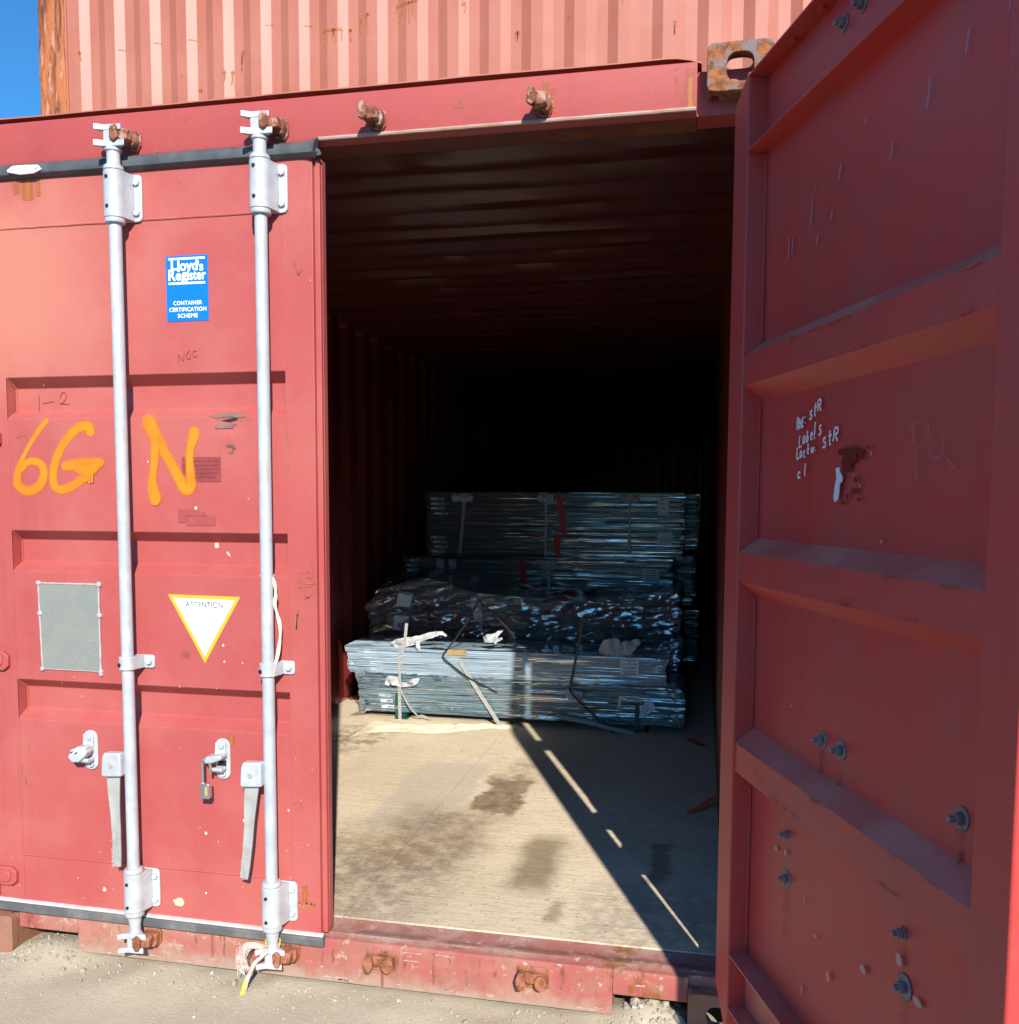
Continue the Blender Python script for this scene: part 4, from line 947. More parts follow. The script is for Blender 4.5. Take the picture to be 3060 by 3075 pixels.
mb = MB(); pp = [(.386, 1.516), (.398, 1.519), (.404, 1.508), (.414, 1.500), (.413, 1.490), (.403, 1.487), (.402, 1.470), (.398, 1.455), (.386, 1.450), (.380, 1.457), (.384, 1.480), (.390, 1.498)]
mb.prism(pp, 'y', PY-.0095, PY-.0080); mb.build('paper_scrap', M_PAPER, door_r)
mb = MB()
def rblob(cx, cz, rx, rz):
    k = 9; mb.add([(cx+rx*math.cos(6.283*i/k)*(1+rng.uniform(-.3, .3)), PY-.0065-.0002*rng.random(), cz+rz*math.sin(6.283*i/k)*(1+rng.uniform(-.3, .3))) for i in range(k)], [list(range(k))])
for a in ((.405, 1.549, .018, .008), (.44, 1.546, .022, .009), (.475, 1.543, .012, .008), (.42, 1.530, .02, .010), (.45, 1.532, .014, .008), (.43, 1.515, .014, .008), (.485, 1.533, .006, .004), (.462, 1.493, .008, .005), (.46, 1.472, .014, .006), (.43, 1.461, .007, .006), (.475, 1.456, .008, .003), (.415, 1.449, .008, .004), (.505, 1.552, .006, .003)): rblob(*a)
mb.build_each('glue_residue', simple('glue_residue', (.17, .014, .010), .5), door_r, recalc=False, smooth=False)
mb = MB()
for x, z, a, b in ((.515, 1.540, .002, .004), (.452, 1.503, .0015, .003), (.476, 1.482, .0025, .004), (.15, .655, .008, .006), (.20, .665, .008, .006), (.355, .545, .006, .004), (.415, .490, .008, .010), (.55, .575, .011, .008), (.67, .655, .011, .011), (.73, .612, .012, .008), (.30, .60, .002, .010), (.505, .375, .004, .02), (.30, .40, .003, .012), (.21, 1.0, .004, .004), (.56, 1.38, .004, .003)):
    k = 9; mb.add([(x+a*math.cos(6.283*i/k)*(1+rng.uniform(-.25, .25)), PY-.0065, z+b*math.sin(6.283*i/k)*(1+rng.uniform(-.25, .25))) for i in range(k)], [list(range(k))])
mb.build_each('paint_chip', M_PINKMARK, door_r, recalc=False, smooth=False)
mb = MB()
for x, z, l in ((.13, 2.03, .05), (.15, 2.025, .035), (.24, 2.08, .055), (.255, 2.105, .012), (.36, 2.11, .03), (.33, 2.03, .02), (.27, 2.0, .02), (.55, 2.08, .03), (.66, 2.14, .045), (.76, 2.17, .035), (.86, 2.20, .05), (.87, 2.33, .06), (.455, 2.16, .012)):
    mb.strip([(x, PY-.0065, z), (x-.002, PY-.0065, z-l*.5), (x-.006, PY-.0065, z-l)], .0027, (0, -1, 0))
mb.strip([(.90, PY-.0065, 2.345), (.868, PY-.0065, 2.315)], .002, (0, -1, 0)); mb.strip([(.845, PY-.0065, 2.235), (.868, PY-.0065, 2.205)], .002, (0, -1, 0))
mb.build_each('fine_scratch', M_BLUESCR, door_r, recalc=False, smooth=False)
mb = MB()
for zc in RECS:
    for q in range(9):
        x = rng.uniform(0, .85); zz = zc+(.040 if rng.random() < .6 else -.024); l = rng.uniform(.02, .09); k = 8
        mb.strip([(x+l*i/k, -.0012, zz+rng.uniform(-.0012, .0012)) for i in range(k+1)], [rng.uniform(.0015, .007)*math.sin(math.pi*(i+.5)/(k+1)) for i in range(k+1)], (0, -1, 0))
for p in ([(.10, .835), (.12, .825), (.16, .81)], [(.11, .845), (.115, .81)], [(.15, .83), (.165, .80)], [(.18, .82), (.24, .795), (.27, .785)], [(.55, .80), (.556, .784)], [(.57, .80), (.575, .786)]):
    mb.strip([(x, -.0012, z) for x, z in p], .0018, (0, -1, 0))
mb.build_each('edge_scuff', M_SCUFFRED, door_r, recalc=False, smooth=False)
# hinges and retainer plate seen only through the light they cut off
for z in (2.30, 1.630, .938, .242):
    mb = MB(); mb.box(2.372, 2.425, -.075, FY-.001, z-.032, z+.032); mb.cyl((2.424, -.022, z-.045), (2.424, -.022, z+.045), .013); mb.build('hinge', M_INDOOR, box_o, bevel=.003)
mb = MB(); mb.add([(2.3865, .040, .155), (2.3865, .060, .155), (2.366, .060, .155), (2.366, .040, .155), (2.3865, .040, 1.05), (2.3865, .060, 1.05), (2.381, .060, 1.05), (2.381, .040, 1.05)], [(0, 1, 2, 3), (4, 7, 6, 5), (0, 4, 5, 1), (1, 5, 6, 2), (2, 6, 7, 3), (3, 7, 4, 0)]); mb.build('added_gap_wedge', M_RUBBER, box_o)  # unseen tapered wedge added to thin the sun strip near the sill
MB().box(2.380, 2.432, -.030, FY-.001, .612, .755).build('door_retainer', M_INDOOR, box_o, bevel=.004)

# ------------------------------------------------------------------ the weathered container behind and above
UY, UX0, UZ = 3.20, -2.125, 2.600
up_o = empty('shipping_container', (UX0, UY, UZ), 'chalky pink shipping container stacked crosswise above with rusty corner post', 'shipping container')
UL = 6.058; UH = 2.591; PITCH = .2595
prof_u = [(.245, .004)]; t = .3655
prof_u = [(.21, .006), (.252, .006)]; t = .252
while t+PITCH < UL-.25:
    prof_u += [(t+.050, .006), (t+.050+.058, .036), (t+.050+.058+.066, .036), (t+.050+.058+.066+.064, .006)]; t += PITCH
prof_u.append((UL-.21, .006))
def uy(x):
    for (a, d0), (b, d1) in zip(prof_u, prof_u[1:]):
        if a <= x <= b: return d0+(d1-d0)*(x-a)/max(1e-9, b-a)
    return .006
mb = MB(); sheet(mb, prof_u, lambda t, d, h: (t, d, h), .15, UH-.05); mb.build('side_wall', M_UPPER, up_o, recalc=False, smooth=False)
mb = MB(); sheet(mb, prof_u, lambda t, d, h: (t, 2.438-d, h), .15, UH-.05); mb.build('side_wall', M_UPPER, up_o, recalc=False, smooth=False)
for x in (0, UL-.20):
    for y in (-.012, 2.25): MB().box(x, x+.20, y, y+.20, .118, UH-.118).build('corner_post', M_POST, up_o, bevel=.012)
    for y in (-.02, 2.28):
        for z in (0, UH-.118): MB().box(x-.004, x+.174, y, y+.178, z, z+.118).build('corner_casting', M_CAST, up_o, bevel=.008)
for y in (.0, 2.39):
    MB().box(.17, UL-.17, y, y+.05, UH-.06, UH-.002).build('top_rail', M_UPPER2, up_o); MB().box(.17, UL-.17, y, y+.05, .02, .16).build('bottom_rail', M_UPPER2, up_o)
MB().box(.05, UL-.05, .05, 2.39, UH-.03, UH-.012).build('roof', M_UPPER2, up_o); MB().box(.05, UL-.05, .05, 2.39, .10, .13).build('floor_deck', M_BLACK, up_o)
for x in (.02, UL-.05): MB().box(x, x+.03, .19, 2.25, .12, UH-.06).build('end_wall', M_UPPER2, up_o)
MB().box(.200, .212, -.004, .01, .16, UH-.06).build('post_edge_strip', M_UPPER2, up_o)
for x in (.015,): MB().box(x-.022, x, -.006, .05, 1.63, 1.70).build('lashing_ring', M_POST, up_o, bevel=.006)
mb = MB()
def uscr(pts, w):        # marks that follow the corrugation, in world x and z
    out = []
    for (x0, z0), (x1, z1) in zip(pts, pts[1:]):
        k = max(2, int(max(abs(x1-x0)/.012, abs(z1-z0)/.05)))
        for i in range(k): out.append((x0+(x1-x0)*i/k, z0+(z1-z0)*i/k))
    out.append(pts[-1])
    mb.strip([(x-UX0, uy(x-UX0)-.003, z-UZ) for x, z in out], w, (0, -1, 0), cols=FADE)
def rust_run(x, z, w, h, n):
    uscr([(x-w/2, z+rng.uniform(-.012, .012)), (x, z+rng.uniform(-.008, .014)), (x+w/2, z+rng.uniform(-.012, .012))], .026)
    for i in range(n):
        q = x+rng.uniform(-.5, .5)*w; l = h*rng.uniform(.3, 1); uscr([(q, z+.008), (q+rng.uniform(-.004, .004), z-l*.5), (q+rng.uniform(-.006, .006), z-l)], rng.uniform(.005, .014))
for a in ((-.045, 4.36, .13, .10, 9), (.44, 4.475, .15, .13, 8), (.19, 4.43, .03, .16, 3), (.135, 4.40, .02, .09, 2), (.065, 4.36, .02, .10, 2), (1.135, 4.25, .03, .09, 3), (-.66, 4.30, .03, .20, 3), (-.785, 4.175, .02, .09, 1), (-.735, 4.17, .02, .10, 2), (1.762, 4.38, .02, .05, 1), (2.072, 4.20, .02, .07, 2), (-1.829, 4.38, .015, .06, 1), (-.97, 4.08, .03, .02, 1), (.80, 4.44, .02, .05, 1), (1.45, 4.30, .015, .05, 1)): rust_run(*a)
for x, z in ((-1.26, 4.40), (-1.01, 4.395), (-.47, 4.44), (-.21, 4.41), (-1.52, 4.38)): uscr([(x-.025, z), (x, z+.003), (x+.022, z-.002)], .007)
mb.build_each('rust_mark', M_SOFTRUST, up_o, recalc=False, attr=True)

# ------------------------------------------------------------------ cargo: bundles of wrapped steel beams
G = 'wrapped bundles of steel beams'
def lerp(tab, z):
    if not isinstance(tab, (list, tuple)): return tab
    for (a, x0), (b, x1) in zip(tab, tab[1:]):
        if z <= b: return x0+(x1-x0)*max(0, (z-a))/(b-a)
    return tab[-1][1]
def plan_film(mb, x0, x1, y0, yb, z0, z1, amp, seed, nx=120, nz=46, top=.16, lump=0.0, crest=None, ends=.016, crinkle=()):
    n = nx+14; vs = []; nt = 8       # a wrap: round the left end, along the front, round the right end; upper rows folded over the top
    for j in range(nz+nt):
        f = min(1, j/(nz-1)); zc = z0+(z1-z0)*f; q = max(0, (j-nz+1)/nt); ins = q*top
        a, b = lerp(x0, zc), lerp(x1, zc)
        for i in range(n):
            e = 0
            if i < 7: x = a; y = yb-(yb-y0)*i/6; e = 1
            elif i >= n-7: x = b; y = y0+(yb-y0)*(i-n+7)/6; e = -1
            else: u = (i-6.5)/(n-14); x = a+(b-a)*u; y = y0
            z = zc+(crest(x)*f if crest else 0)
            uu = (x-a)/max(.01, b-a); ef = math.exp(-max(0, uu)/.05)+.8*math.exp(-max(0, 1-uu)/.035)
            for cz in crinkle: ef += .8*math.exp(-((zc-cz)/.028)**2)*(1 if uu < .45 else .5)
            d = amp*(fbm((x*2.6+seed, z*24, seed), 4)+.5*fbm((x*8+seed, z*55, seed+3), 2))
            d += ef*.011*(fbm((x*22+y*22+seed, z*36, seed), 3)) if not lump else 0
            if lump:
                w1 = fbm((x*2.6+z*2+seed, z*6.5-x*1.2, seed+5), 2); w2 = 1-abs(fbm((x*4.2+seed, z*13-x*3, seed+9), 2))*1.7; w3 = fbm((x*12+z*5, z*24, seed+2), 2)
                d += lump*(.9*w1+.55*w2+.16*w3)
            yy = y-d*(1 if not e else .3)-.004
            xx = x-e*(ends*(1+1.4*fbm((y*7, z*16, seed), 3)))*(1 if e else 0)
            if q: yy = max(yy, y0+ins); z += .005+(lump*1.2)*(.5+fbm((x*5+seed, ins*12, seed), 4))*math.sin(min(1, q)*2.4)+amp*.7*fbm((x*8, ins*22, seed), 3)
            vs.append((xx, yy, z))
    mb.add(vs, [(j*n+i, j*n+i+1, (j+1)*n+i+1, (j+1)*n+i) for j in range(nz+nt-1) for i in range(n-1)])
def bundle(loc, length, layers, label, pitch=.034, depth=.45, shear=0.0, labels=(), lab_w=.075, lab_x=.10, gap=()):
    o = empty('beam_bundle', loc, label, 'beam bundle', G)
    bm_f = MB().box(0, length, 0, .052, 0, pitch-.0035).mesh('beam', M_BEAM)
    bm_b = MB()
    for k in range(int((depth-.056)/.056)): bm_b.box(0, length, .056+k*.056, .056+k*.056+.052, 0, pitch-.0035)
    bm_b = bm_b.mesh('beam_row', M_BEAM)
    stk = MB().box(0, lab_w, -.0015, .0, .006, pitch-.010, 0); stk.box(lab_w*.52, lab_w*.94, -.0022, -.0014, .010, pitch-.014, 1)
    stk = stk.mesh('barcode_sticker', [M_PAPER, M_INKPALE], smooth=False)
    for k in range(layers):
        if k in gap: continue
        dx = shear*k+rng.uniform(-.006, .006); b = obj('beam', bm_f, o, .003, (dx, rng.uniform(-.003, .003), k*pitch)); r = obj('beam_row', bm_b, o, 0, (dx+rng.uniform(-.006, .006), 0, k*pitch))
        if k in labels: obj('barcode_sticker', stk, b, 0, (lab_x+rng.uniform(-.015, .015), 0, 0))
    return o
def sheetlet(name, poly, y0, th, mat, parent, bend=0.0):
    mb = MB(); mb.prism(poly, 'y', y0, y0+th)
    return mb.build(name, mat, parent)
FZ = .157
# front lower bundle
Y0 = 2.650
b1 = bundle((.340, Y0, .212), 1.846, 6, 'lower front bundle of beams on green feet, film wrapped, nearest the floor', labels=(0, 1, 2), lab_x=.10)
mb = MB(); plan_film(mb, [(-.02, -.006), (.14, -.010), (.20, -.035), (.235, -.060)], [(-.02, 1.852), (.17, 1.850), (.235, 1.800)], -.004, .34, -.014, .222, .006, 3.1, top=.02, nx=190, nz=70, crinkle=(.205, .02)); mb.build('film_wrap', M_FILM, b1, recalc=False)
for x in (.200, 1.597):
    mb = MB(); mb.box(x, x+.024, -.012, .003, -.0545, .10); mb.box(x, x+.075, -.012, .40, -.0545, -.047); mb.box(x+.055, x+.0585, -.010, .40, -.047, -.002); mb.box(x+.024, x+.055, .02, .40, -.047, -.003)
    mb.build('foot', M_GREEN, b1, bevel=.002)
def loc(o, pts): return [(x-o.location.x, y-o.location.y, z-o.location.z) for x, y, z in pts]
mb = MB(); mb.strip(loc(b1, [(.571, Y0-.016, .150), (.569, Y0-.016, .25), (.569, Y0-.016, .345)]), .020, (0, -1, 0), thick=.0012); mb.build('strap', M_STRAPG, b1)
def foam(parent, pts, name='foam_sheet', mat=M_FOAM, w=.05, th=.003, nrm=(0, -1, 0)):
    mb = MB(); sp = smooth_path(pts, 5); mb.strip([p[:3] for p in loc(parent, [q[:3] for q in sp])], [q[3] for q in sp], nrm, thick=th, cols=tuple((-1+k*.25, 1) for k in range(9)))
    for i, v in enumerate(mb.v): v.y += .016*fbm((v.x*30, v.z*30, 4), 3); v.x += .006*fbm((v.x*40, v.z*22, 9), 2); v.z += .006*fbm((v.x*25, v.z*45, 2), 2)
    return mb.build(name, mat, parent)
foam(b1, [(.492, Y0-.020, .36, .02), (.512, Y0-.024, .395, .045), (.55, Y0-.028, .385, .055), (.585, Y0-.022, .365, .03), (.63, Y0-.026, .370, .032), (.665, Y0-.034, .388, .04), (.694, Y0-.030, .405, .012)])
foam(b1, [(1.548, Y0-.024, .372, .03), (1.575, Y0-.032, .360, .06), (1.61, Y0-.030, .345, .055), (1.655, Y0-.020, .322, .02)], mat=M_FOAMG)
mb = MB(); mb.tube(loc(b1, [(1.578, Y0-.030, .375), (1.648, Y0-.032, .366)]), .013, 10); mb.build('foam_roll', M_FOAMG, b1)
def label(parent, poly, lines, y, ang=0.0):
    mb = MB(); pl = [(x-parent.location.x, z-parent.location.z) for x, z in poly]; yy = y-parent.location.y
    mb.prism(pl, 'y', yy, yy+.0008, 0); x0, z0 = pl[0]
    e1 = Vector((pl[1][0]-x0, pl[1][1]-z0)); e2 = Vector((pl[-1][0]-x0, pl[-1][1]-z0))
    for v, a, b in lines:
        u = a
        while u < b-.01:
            w = min(b-u, rng.uniform(.08, .2)); c = [(u, v), (u+w, v), (u+w, v+.045), (u, v+.045)]
            mb.add([(x0+e1.x*s+e2.x*t, yy-.0004, z0+e1.y*s+e2.y*t) for s, t in c], [(0, 1, 2, 3)], 1); u += w+.03
    mb.build('label_sheet', [M_PAPER, M_INK], parent, smooth=False)
label(b1, [(1.962, .292), (2.015, .355), (2.056, .300), (1.979, .239)], [(.14, .2, .7), (.3, .15, .8), (.42, .1, .85), (.6, .15, .8), (.72, .2, .8), (.84, .2, .7)], Y0-.020)
label(b1, [(1.849, .363), (1.897, .349), (1.889, .334), (1.862, .333), (1.853, .300), (1.839, .275)], [(.25, .2, .8)], Y0-.020)
# front upper bundle
b2 = bundle((.268, Y0, .436), 1.826, 4, 'upper front bundle of beams, sunlit left half, topped with white foam', shear=-.006, labels=(0, 1, 2, 3), lab_x=.11)
mb = MB(); plan_film(mb, [(-.02, .02), (.02, -.012), (.14, -.022)], [(-.02, 1.825), (.14, 1.832)], -.006, .40, -.012, .142, .006, 7.7, top=.40, nx=190, nz=56); mb.build('film_wrap', M_FILM_TOP, b2, recalc=False)
mb = MB(); mb.strip(loc(b2, [(.569, Y0-.018, .325), (.572, Y0-.022, .45), (.580, Y0-.020, .545), (.600, Y0-.016, .590), (.612, Y0-.01, .725)]), .018, (0, -1, 0), thick=.0012); mb.strip(loc(b2, [(.566, Y0-.014, .43), (.568, Y0-.014, .56)]), .018, (0, -1, 0), thick=.0012); mb.build('strap', M_STRAPG, b2)
foam(b2, [(.515, Y0+.02, .585, .03), (.54, Y0+.0, .600, .05), (.60, Y0-.005, .612, .055), (.66, Y0, .625, .045), (.74, Y0+.02, .652, .035), (.80, Y0+.03, .668, .022), (.843, Y0+.03, .656, .012)])
foam(b2, [(.672, Y0-.018, .625, .03), (.684, Y0-.022, .600, .028), (.694, Y0-.020, .565, .014)])
foam(b2, [(1.066, Y0+.02, .640, .03), (1.09, Y0+.01, .650, .048), (1.125, Y0+.01, .655, .045), (1.150, Y0+.02, .680, .020), (1.178, Y0+.02, .700, .012)])
foam(b2, [(1.12, Y0+.01, .645, .03), (1.143, Y0+.005, .628, .014)]); foam(b2, [(1.14, Y0+.01, .640, .02), (1.178, Y0+.008, .652, .012)])
foam(b2, [(1.752, Y0+.01, .585, .05), (1.775, Y0+.0, .620, .09), (1.815, Y0-.004, .628, .10), (1.86, Y0+.0, .622, .09), (1.905, Y0+.01, .650, .04)], mat=M_FOAMG)
foam(b2, [(1.885, Y0-.006, .590, .045), (1.905, Y0-.01, .625, .05), (1.935, Y0-.006, .655, .045), (1.962, Y0+.0, .662, .02)], mat=M_FOAMG)
label(b2, [(1.854, .573), (1.955, .575), (1.957, .477), (1.855, .477)], [(.10, .15, .85), (.20, .42, .58), (.32, .1, .9), (.5, .1, .9), (.60, .2, .8), (.76, .12, .9), (.84, .2, .8), (.92, .15, .9)], Y0-.020)
mb = MB(); q = loc(b2, [(.858, Y0-.015, .55), (.975, Y0-.015, .548)]); mb.box(q[0][0], q[1][0], q[0][1], q[0][1]+.001, q[0][2], q[0][2]+.034); mb.build('yellow_tag', simple('yellow_tag_film', (.50, .27, .05), .4, 0, (.16, .22, .19), 30), b2)
mb = MB(); q = loc(b2, [(1.300, Y0-.015, .49)]); mb.box(q[0][0], q[0][0]+.028, q[0][1], q[0][1]+.001, q[0][2]-.03, q[0][2]+.075); mb.build('blue_tag', simple('pale_blue_tag', (.25, .42, .50), .5), b2)
# crumpled bundle behind
Y1 = 3.26
b3 = bundle((.300, Y1, .212), 1.84, 18, 'bundle behind the front stack under loose crumpled clear film', depth=.40, shear=-.003)
mb = MB(); plan_film(mb, [(.02, -.03), (.45, -.13), (.52, -.145), (.60, -.10), (.70, .02)], [(.02, 1.86), (.70, 1.85)], -.03, .42, .02, .64, .006, 12.3, nx=230, nz=90, top=.34, lump=.040, crest=lambda x: .085*math.exp(-((x-.25)/.22)**2)-.035*math.exp(-((x-1.2)/.4)**2)+.03*math.exp(-((x-1.8)/.2)**2)); mb.build('film_wrap', M_CRUMPLE, b3, recalc=False)
label(b3, [(.372, .857), (.467, .838), (.445, .746), (.353, .757)], [], Y1-.045); label(b3, [(.342, .693), (.441, .689), (.430, .589), (.326, .600)], [], Y1-.045)
foam(b3, [(.862, Y1-.045, .83, .02), (.885, Y1-.05, .77, .06), (.90, Y1-.05, .70, .055), (.905, Y1-.05, .61, .045)], 'paper_flap', M_FOAMG)
# third bundle, two-tier top bundle, stack at the back right
Y2b = 3.80
b4 = bundle((.225, Y2b, .212), 1.845, 24, 'dim wrapped bundle with one red tape, below the topmost bundle', labels=(21, 22, 23), lab_x=.02, depth=.45)
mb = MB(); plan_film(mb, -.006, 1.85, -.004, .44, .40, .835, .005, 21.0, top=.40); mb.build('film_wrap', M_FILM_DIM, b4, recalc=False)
def vband(parent, name, x, y, z0, z1, w, mat, dx=0.0): mb = MB(); mb.strip(loc(parent, [(x, y, z1), (x+dx*.5, y, (z0+z1)/2), (x+dx, y, z0)]), w, (0, -1, 0), thick=.001); return mb.build(name, mat, parent)
vband(b4, 'red_tape', 1.075, Y2b-.012, .72, 1.02, .046, M_REDTAPE, .01); vband(b4, 'strap', 1.257, Y2b-.012, .72, 1.0, .020, M_STRAPG); vband(b4, 'teal_tie', 1.208, Y2b-.013, .87, 1.0, .016, M_TEAL); vband(b4, 'strap', .560, Y2b-.012, .80, .99, .020, M_STRAPG); vband(b4, 'teal_tie', .423, Y2b-.012, .94, 1.01, .012, M_TEAL)
for x in (.485, .575, 1.235, 1.282): foam(b4, [(x, Y2b-.014, 1.025, .04), (x, Y2b-.026, .995, .055), (x+.002, Y2b-.018, .960, .04)], 'foam_pad', M_FOAMG)
label(b4, [(1.898, .985), (2.004, .985), (2.006, .887), (1.898, .885)], [(.1, .15, .8), (.25, .2, .8), (.45, .1, .9), (.6, .15, .85), (.75, .2, .8)], Y2b-.016)
Y3 = 3.90
b5 = bundle((.372, Y3, 1.056), 1.765, 13, 'topmost dim bundle with two red tapes, highest in the container', labels=(0, 1, 2, 3, 8, 9, 10, 11), lab_x=.02, lab_w=.10, depth=.45)
for x in (.2, 1.5): MB().box(x, x+.06, .0, .44, -.026, -.001).build('foot', M_GREEN, b5)
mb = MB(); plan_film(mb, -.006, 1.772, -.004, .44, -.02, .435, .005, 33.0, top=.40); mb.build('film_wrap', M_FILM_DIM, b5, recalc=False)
vband(b5, 'red_tape', 1.303, Y3-.014, 1.20, 1.475, .042, M_REDTAPE, .045); vband(b5, 'red_tape', 1.293, Y3-.013, 1.05, 1.205, .044, M_REDTAPE, .008)
vband(b5, 'strap', 1.216, Y3-.012, 1.05, 1.45, .019, M_STRAPG); vband(b5, 'strap', .633, Y3-.012, 1.06, 1.44, .022, M_STRAPG, -.035); vband(b5, 'strap', 1.795, Y3-.012, 1.07, 1.45, .020, M_STRAPG); vband(b5, 'teal_tie', 1.252, Y3-.014, 1.20, 1.245, .014, M_TEAL)
for x in (.57, .62, .67, 1.19, 1.245, 1.765, 1.83): foam(b5, [(x, Y3-.012, 1.485, .04), (x, Y3-.026, 1.462, .06), (x+.004, Y3-.016, 1.425, .04)], 'foam_pad', M_FOAMG)
label(b5, [(1.981, 1.441), (2.055, 1.437), (2.055, 1.34), (1.981, 1.345)], [(.2, .1, .9), (.5, .2, .8)], Y3-.018); label(b5, [(1.984, 1.228), (2.080, 1.228), (2.082, 1.141), (1.984, 1.141)], [(.1, .3, .6), (.5, .1, .9), (.65, .1, .9), (.8, .1, .9)], Y3-.018)
Y4 = 4.55
for z, nl, lb in ((.212, 12, 'low bundle end peeking out right behind the stacks'), (.66, 11, 'middle bundle end peeking out right behind the stacks'), (1.075, 12, 'high bundle end peeking out right behind the topmost bundle')):
    b = bundle((.52+rng.uniform(-.03, .03), Y4, z), 1.69, nl, lb, depth=.45)
    for x in (.2, 1.4): MB().box(x, x+.06, .0, .44, -.0545 if z < .3 else -.03, -.001).build('foot', M_GREEN, b)
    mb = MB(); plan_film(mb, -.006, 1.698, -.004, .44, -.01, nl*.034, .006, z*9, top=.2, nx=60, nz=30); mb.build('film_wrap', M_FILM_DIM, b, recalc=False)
for b in (b3, b4):
    for x in (.2, 1.5): MB().box(x, x+.06, .0, .38, -.0545, -.001).build('foot', M_GREEN, b)

# loose strapping, sheet, tape scraps
def loose_strap(pts, w, mat, label, name='plastic_strap', nrm=(0, -1, 0), n=5, cat='strap'):
    c = pts[0]; mb = MB(); mb.strip([(x-c[0], y-c[1], z-c[2]) for x, y, z in smooth_path(pts, n)], w, nrm, thick=.0012)
    return tag(mb.build(name, mat, None, loc=c), label, cat, 'loose strapping on the front stack')
loose_strap([(1.256, Y0-.012, .660), (1.22, Y0-.03, .715), (1.15, Y0-.05, .790), (1.085, Y0-.055, .850), (1.056, Y0-.06, .868), (1.035, Y0-.055, .845), (1.00, Y0-.04, .780), (.945, Y0-.03, .696), (.88, Y0-.03, .608), (.843, Y0-.03, .562), (.838, Y0-.032, .543), (.86, Y0-.034, .518), (.97, Y0-.03, .436), (1.06, Y0-.026, .392), (1.156, Y0-.02, .345)], .0085, M_STRAPB, 'thin black strap loop peaking above the sunlit half of the front stack')
loose_strap([(1.806, Y0-.006, .681), (1.77, Y0-.03, .716), (1.72, Y0-.045, .750), (1.66, Y0-.05, .778), (1.643, Y0-.05, .780), (1.638, Y0-.045, .760), (1.626, Y0-.03, .663), (1.60, Y0-.028, .53), (1.576, Y0-.034, .400), (1.585, Y0-.050, .375), (1.64, Y0-.046, .313), (1.72, Y0-.04, .242), (1.79, Y0-.045, .180), (1.83, Y0-.055, .1585)], .0125, M_STRAPB, 'wide black strap bent over the shaded right half of the front stack')
loose_strap([(.935, Y0-.018, .520), (.97, Y0-.020, .46), (1.05, Y0-.024, .340), (1.13, Y0-.03, .225), (1.179, Y0-.045, .1585)], .024, M_STRAPG, 'pale grey strap leaning against the sunlit beams, lower end on the floor')
loose_strap([(1.497, Y0-.050, .240), (1.56, Y0-.052, .226), (1.70, Y0-.056, .205), (1.80, Y0-.06, .185), (1.935, Y0-.062, .163)], .022, M_STRAPG, 'pale grey strap lying low along the right foot of the front stack', nrm=(0, -.85, .5))
loose_strap([(.575, Y0-.022, .335), (.60, Y0-.035, .300), (.64, Y0-.05, .245), (.67, Y0-.03, .200), (.685, Y0-.012, .180), (.705, Y0-.012, .186), (.76, Y0-.02, .170)], .010, M_STRAPG, 'narrow dull strap tail drooping beside the left green foot')
def on_sheet():
    mb = MB()
    def f(u, v):
        x = .44+u*.84; yl = 2.17+.30*min(1, u/.7)**.8+.06*math.sin(u*9); yh = 2.505+.10*u+.025*math.sin(u*14+1)
        y = yl+(yh-yl)*v; e = math.sin(math.pi*v)*min(1, 6*u, 8*(1-u)+.2)
        z = FZ+.002+.045*e*abs(fbm((x*2.4+y*2, y*13-x*3.2, 3), 3))+.010*e*max(0, fbm((x*9, y*26, 8), 3))+.014*max(0, v-.6)*(1+fbm((x*9, 2, 2), 3))
        return (x+.02*fbm((v*4, u*3, 1), 2), y, z)
    mb.grid(f, 120, 60); return mb.build('packing_sheet', M_SHEET, None, recalc=False)
tag(on_sheet(), 'crumpled tan packing sheet lying on the floor before the front stack', 'packing sheet')
mb = MB(); mb.grid(lambda u, v: (.255+u*.12, 2.63+v*.09+.01*math.sin(u*7), FZ+.004+.05*u*(1-v*.5)+.012*fbm((u*6, v*6, 1), 2)), 16, 8); tag(mb.build('film_scrap', M_FILM, None, recalc=False), 'torn clear film scrap at the left foot of the front stack', 'film scrap')
def tape(name, pts, w, label):
    mb = MB(); mb.strip(smooth_path(pts, 5), w, (0, 0, 1), thick=.0008); return tag(mb.build(name, M_ORTAPE, None), label, 'tape scrap', 'tape scraps on the floor')
tape('tape_scrap', [(2.235, 2.535, FZ+.012), (2.28, 2.47, FZ+.004), (2.318, 2.415, FZ+.010)], .045, 'small flat orange-red tape scrap lying deep on the shaded floor')
tape('tape_scrap', [(2.25, 1.345, FZ+.003), (2.29, 1.38, FZ+.012), (2.33, 1.43, FZ+.028), (2.369, 1.48, FZ+.040)], .030, 'curled orange-red tape scrap beside the hinge edge of the open door')
rb = random.Random(3)
mb = MB()
for i in range(150):
    x = rb.uniform(.6, 2.35); y = rb.uniform(.16, 2.5); a = rb.uniform(-.5, .5); l = rb.uniform(.004, .022)
    if rb.random() < .35: x = rb.gauss(1.12, .10); y = rb.gauss(.78, .05)
    mb.box(-l, l, -.0008, .0008, 0, .0014, 0, Matrix.Translation((x, y, FZ+.0006)) @ Matrix.Rotation(a, 4, 'Z'))
tag(mb.build('wood_litter', simple('wood_litter', (.30, .20, .12), .8, 0, (.42, .32, .21), 30), None), kind='stuff')

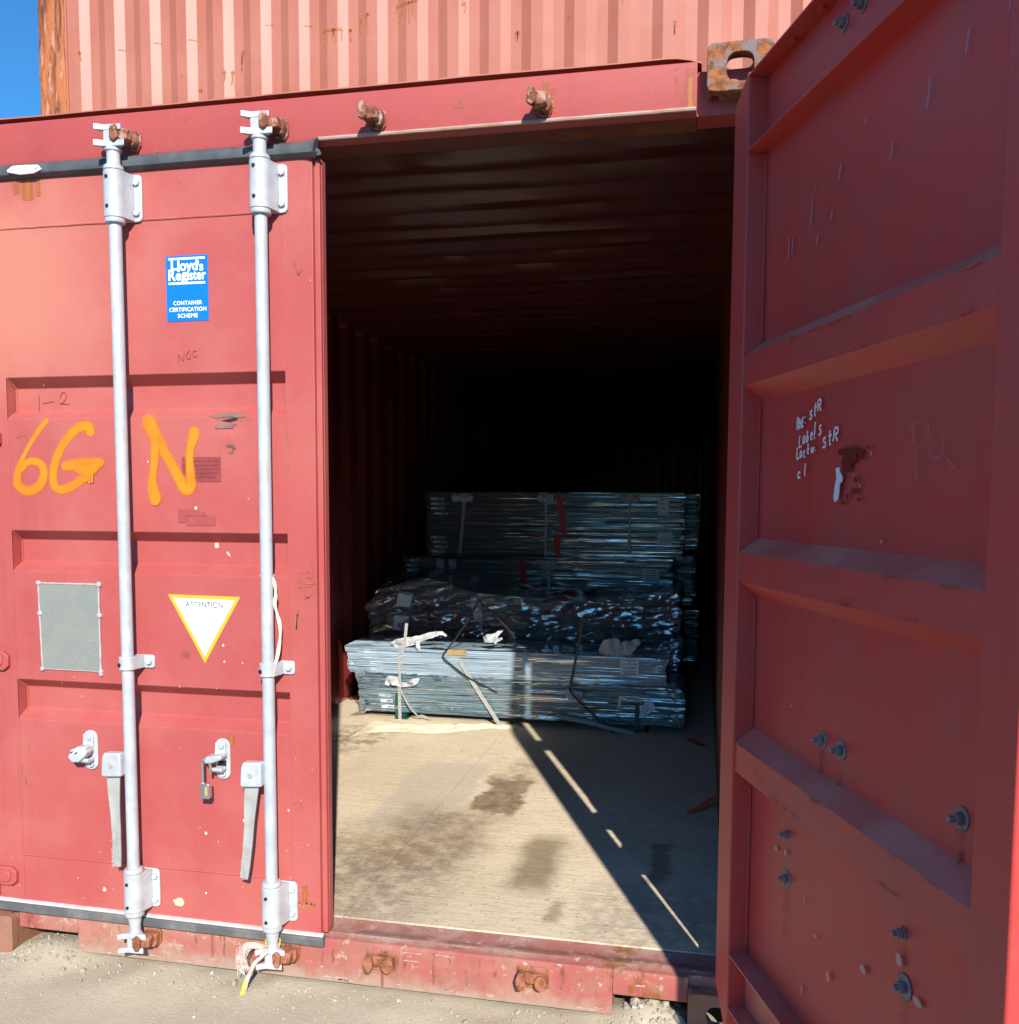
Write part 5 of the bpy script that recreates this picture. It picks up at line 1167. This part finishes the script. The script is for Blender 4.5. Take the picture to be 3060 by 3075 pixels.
# ------------------------------------------------------------------ padlock, ribbon, twine on the closed door
pl = empty('padlock', (.858, FY-.044, .560), 'small steel padlock hanging open-barred from the right hasp', 'padlock')
mb = MB(); mb.prism(rrect(-.0155, .0155, .003, .046, .004), 'y', -.010, .010); mb.build('lock_body', M_BRASS, pl, bevel=.003)
MB().box(.002, .011, -.0108, -.0098, .010, .038).build('lock_band', M_LOCKBAND, pl)
MB().box(-.0158, .0158, -.0103, .0103, .0, .0065).build('lock_base', simple('lock_bumper', (.16, .16, .17), .5), pl, bevel=.002)
mb = MB(); sp = [(-.009, 0, .046), (-.009, 0, .10)]+[(.003-.012*math.cos(a), 0, .108+.013*math.sin(a)) for a in [math.pi*i/8 for i in range(9)]]+[(.016, 0, .10), (.016, .002, .075)]
mb.tube(sp, .0042, 8); mb.build('shackle', M_BRASS, pl)
rbn = MB(); x0 = 1.060
ring = [(x0+.0200*math.cos(a), .002+.0200*math.sin(a), 1.2285+.0015*math.sin(a)) for a in [2*math.pi*i/20 for i in range(21)]]
rbn.tube([(x-x0, y-.002, z-1.2285) for x, y, z in ring], .0022, 6)
pts = [(.020, -.012, 1.2285), (.026, -.012, 1.215), (.030, -.010, 1.195), (.031, -.010, 1.170), (.028, -.011, 1.150), (.034, -.009, 1.118), (.040, -.008, 1.095), (.042, -.007, 1.062), (.038, -.010, 1.02), (.032, -.014, .985), (.026, -.026, .955), (.023, -.028, .938)]
sp = smooth_path(pts, 4)
rbn.strip([(x, y, z-1.2285) for x, y, z in sp], [.006+.005*abs(math.sin(i*.33)) for i in range(len(sp))], (.3, -1, 0), thick=.001)
tag(rbn.build('tie_ribbon', M_CREAM, None, loc=(x0, .002, 1.2285)), 'cream twisted ribbon tied round the right lock rod', 'ribbon')
tw = empty('twine', (1.060, -.02, .10), 'frayed white and yellow twine knotted on the lower right cam', 'twine')
r2 = random.Random(11)
mb = MB()
for i in range(34):
    a = r2.uniform(0, 1); q = [(-.005+r2.uniform(-.012, .012), -.018, .026+r2.uniform(-.004, .012)), (-.035-a*.02, -.030, .040+r2.uniform(-.006, .012)), (-.058-a*.030, -.030, .020+r2.uniform(-.022, .014)), (-.078+r2.uniform(-.016, .022), -.028, -.012+r2.uniform(-.02, .01)), (-.082+r2.uniform(-.02, .034), -.026, -.040+r2.uniform(-.02, .015))]
    mb.tube(smooth_path(q, 4), r2.uniform(.0005, .0010), 4)
for i in range(16):
    q = [(-.002+r2.uniform(-.008, .008), -.024, .020), (-.030+r2.uniform(-.008, .004), -.036, -.010), (-.052+r2.uniform(-.007, .007), -.042, -.055), (-.062+r2.uniform(-.008, .008), -.046, -.098+r2.uniform(-.01, .02))]
    mb.tube(smooth_path(q, 4), r2.uniform(.0006, .0012), 4)
mb.build('strands', M_TWINE, tw)
mb = MB()
for k in range(5): mb.tube([(.0215*math.cos(2*math.pi*i/14), .0215*math.sin(2*math.pi*i/14)+.022, .018+k*.004+.006*math.cos(2*math.pi*i/14+k)) for i in range(15)], .0022, 5)
mb.build('knot', M_TWINEY, tw)
mb = MB()
for i in range(6): mb.tube(smooth_path([(-.056+r2.uniform(-.004, .004), -.047, -.060), (-.062+r2.uniform(-.004, .004), -.050, -.086), (-.068+r2.uniform(-.004, .004), -.050, -.108)], 3), .0016, 4)
mb.build('yellow_end', M_TWINEY, tw)
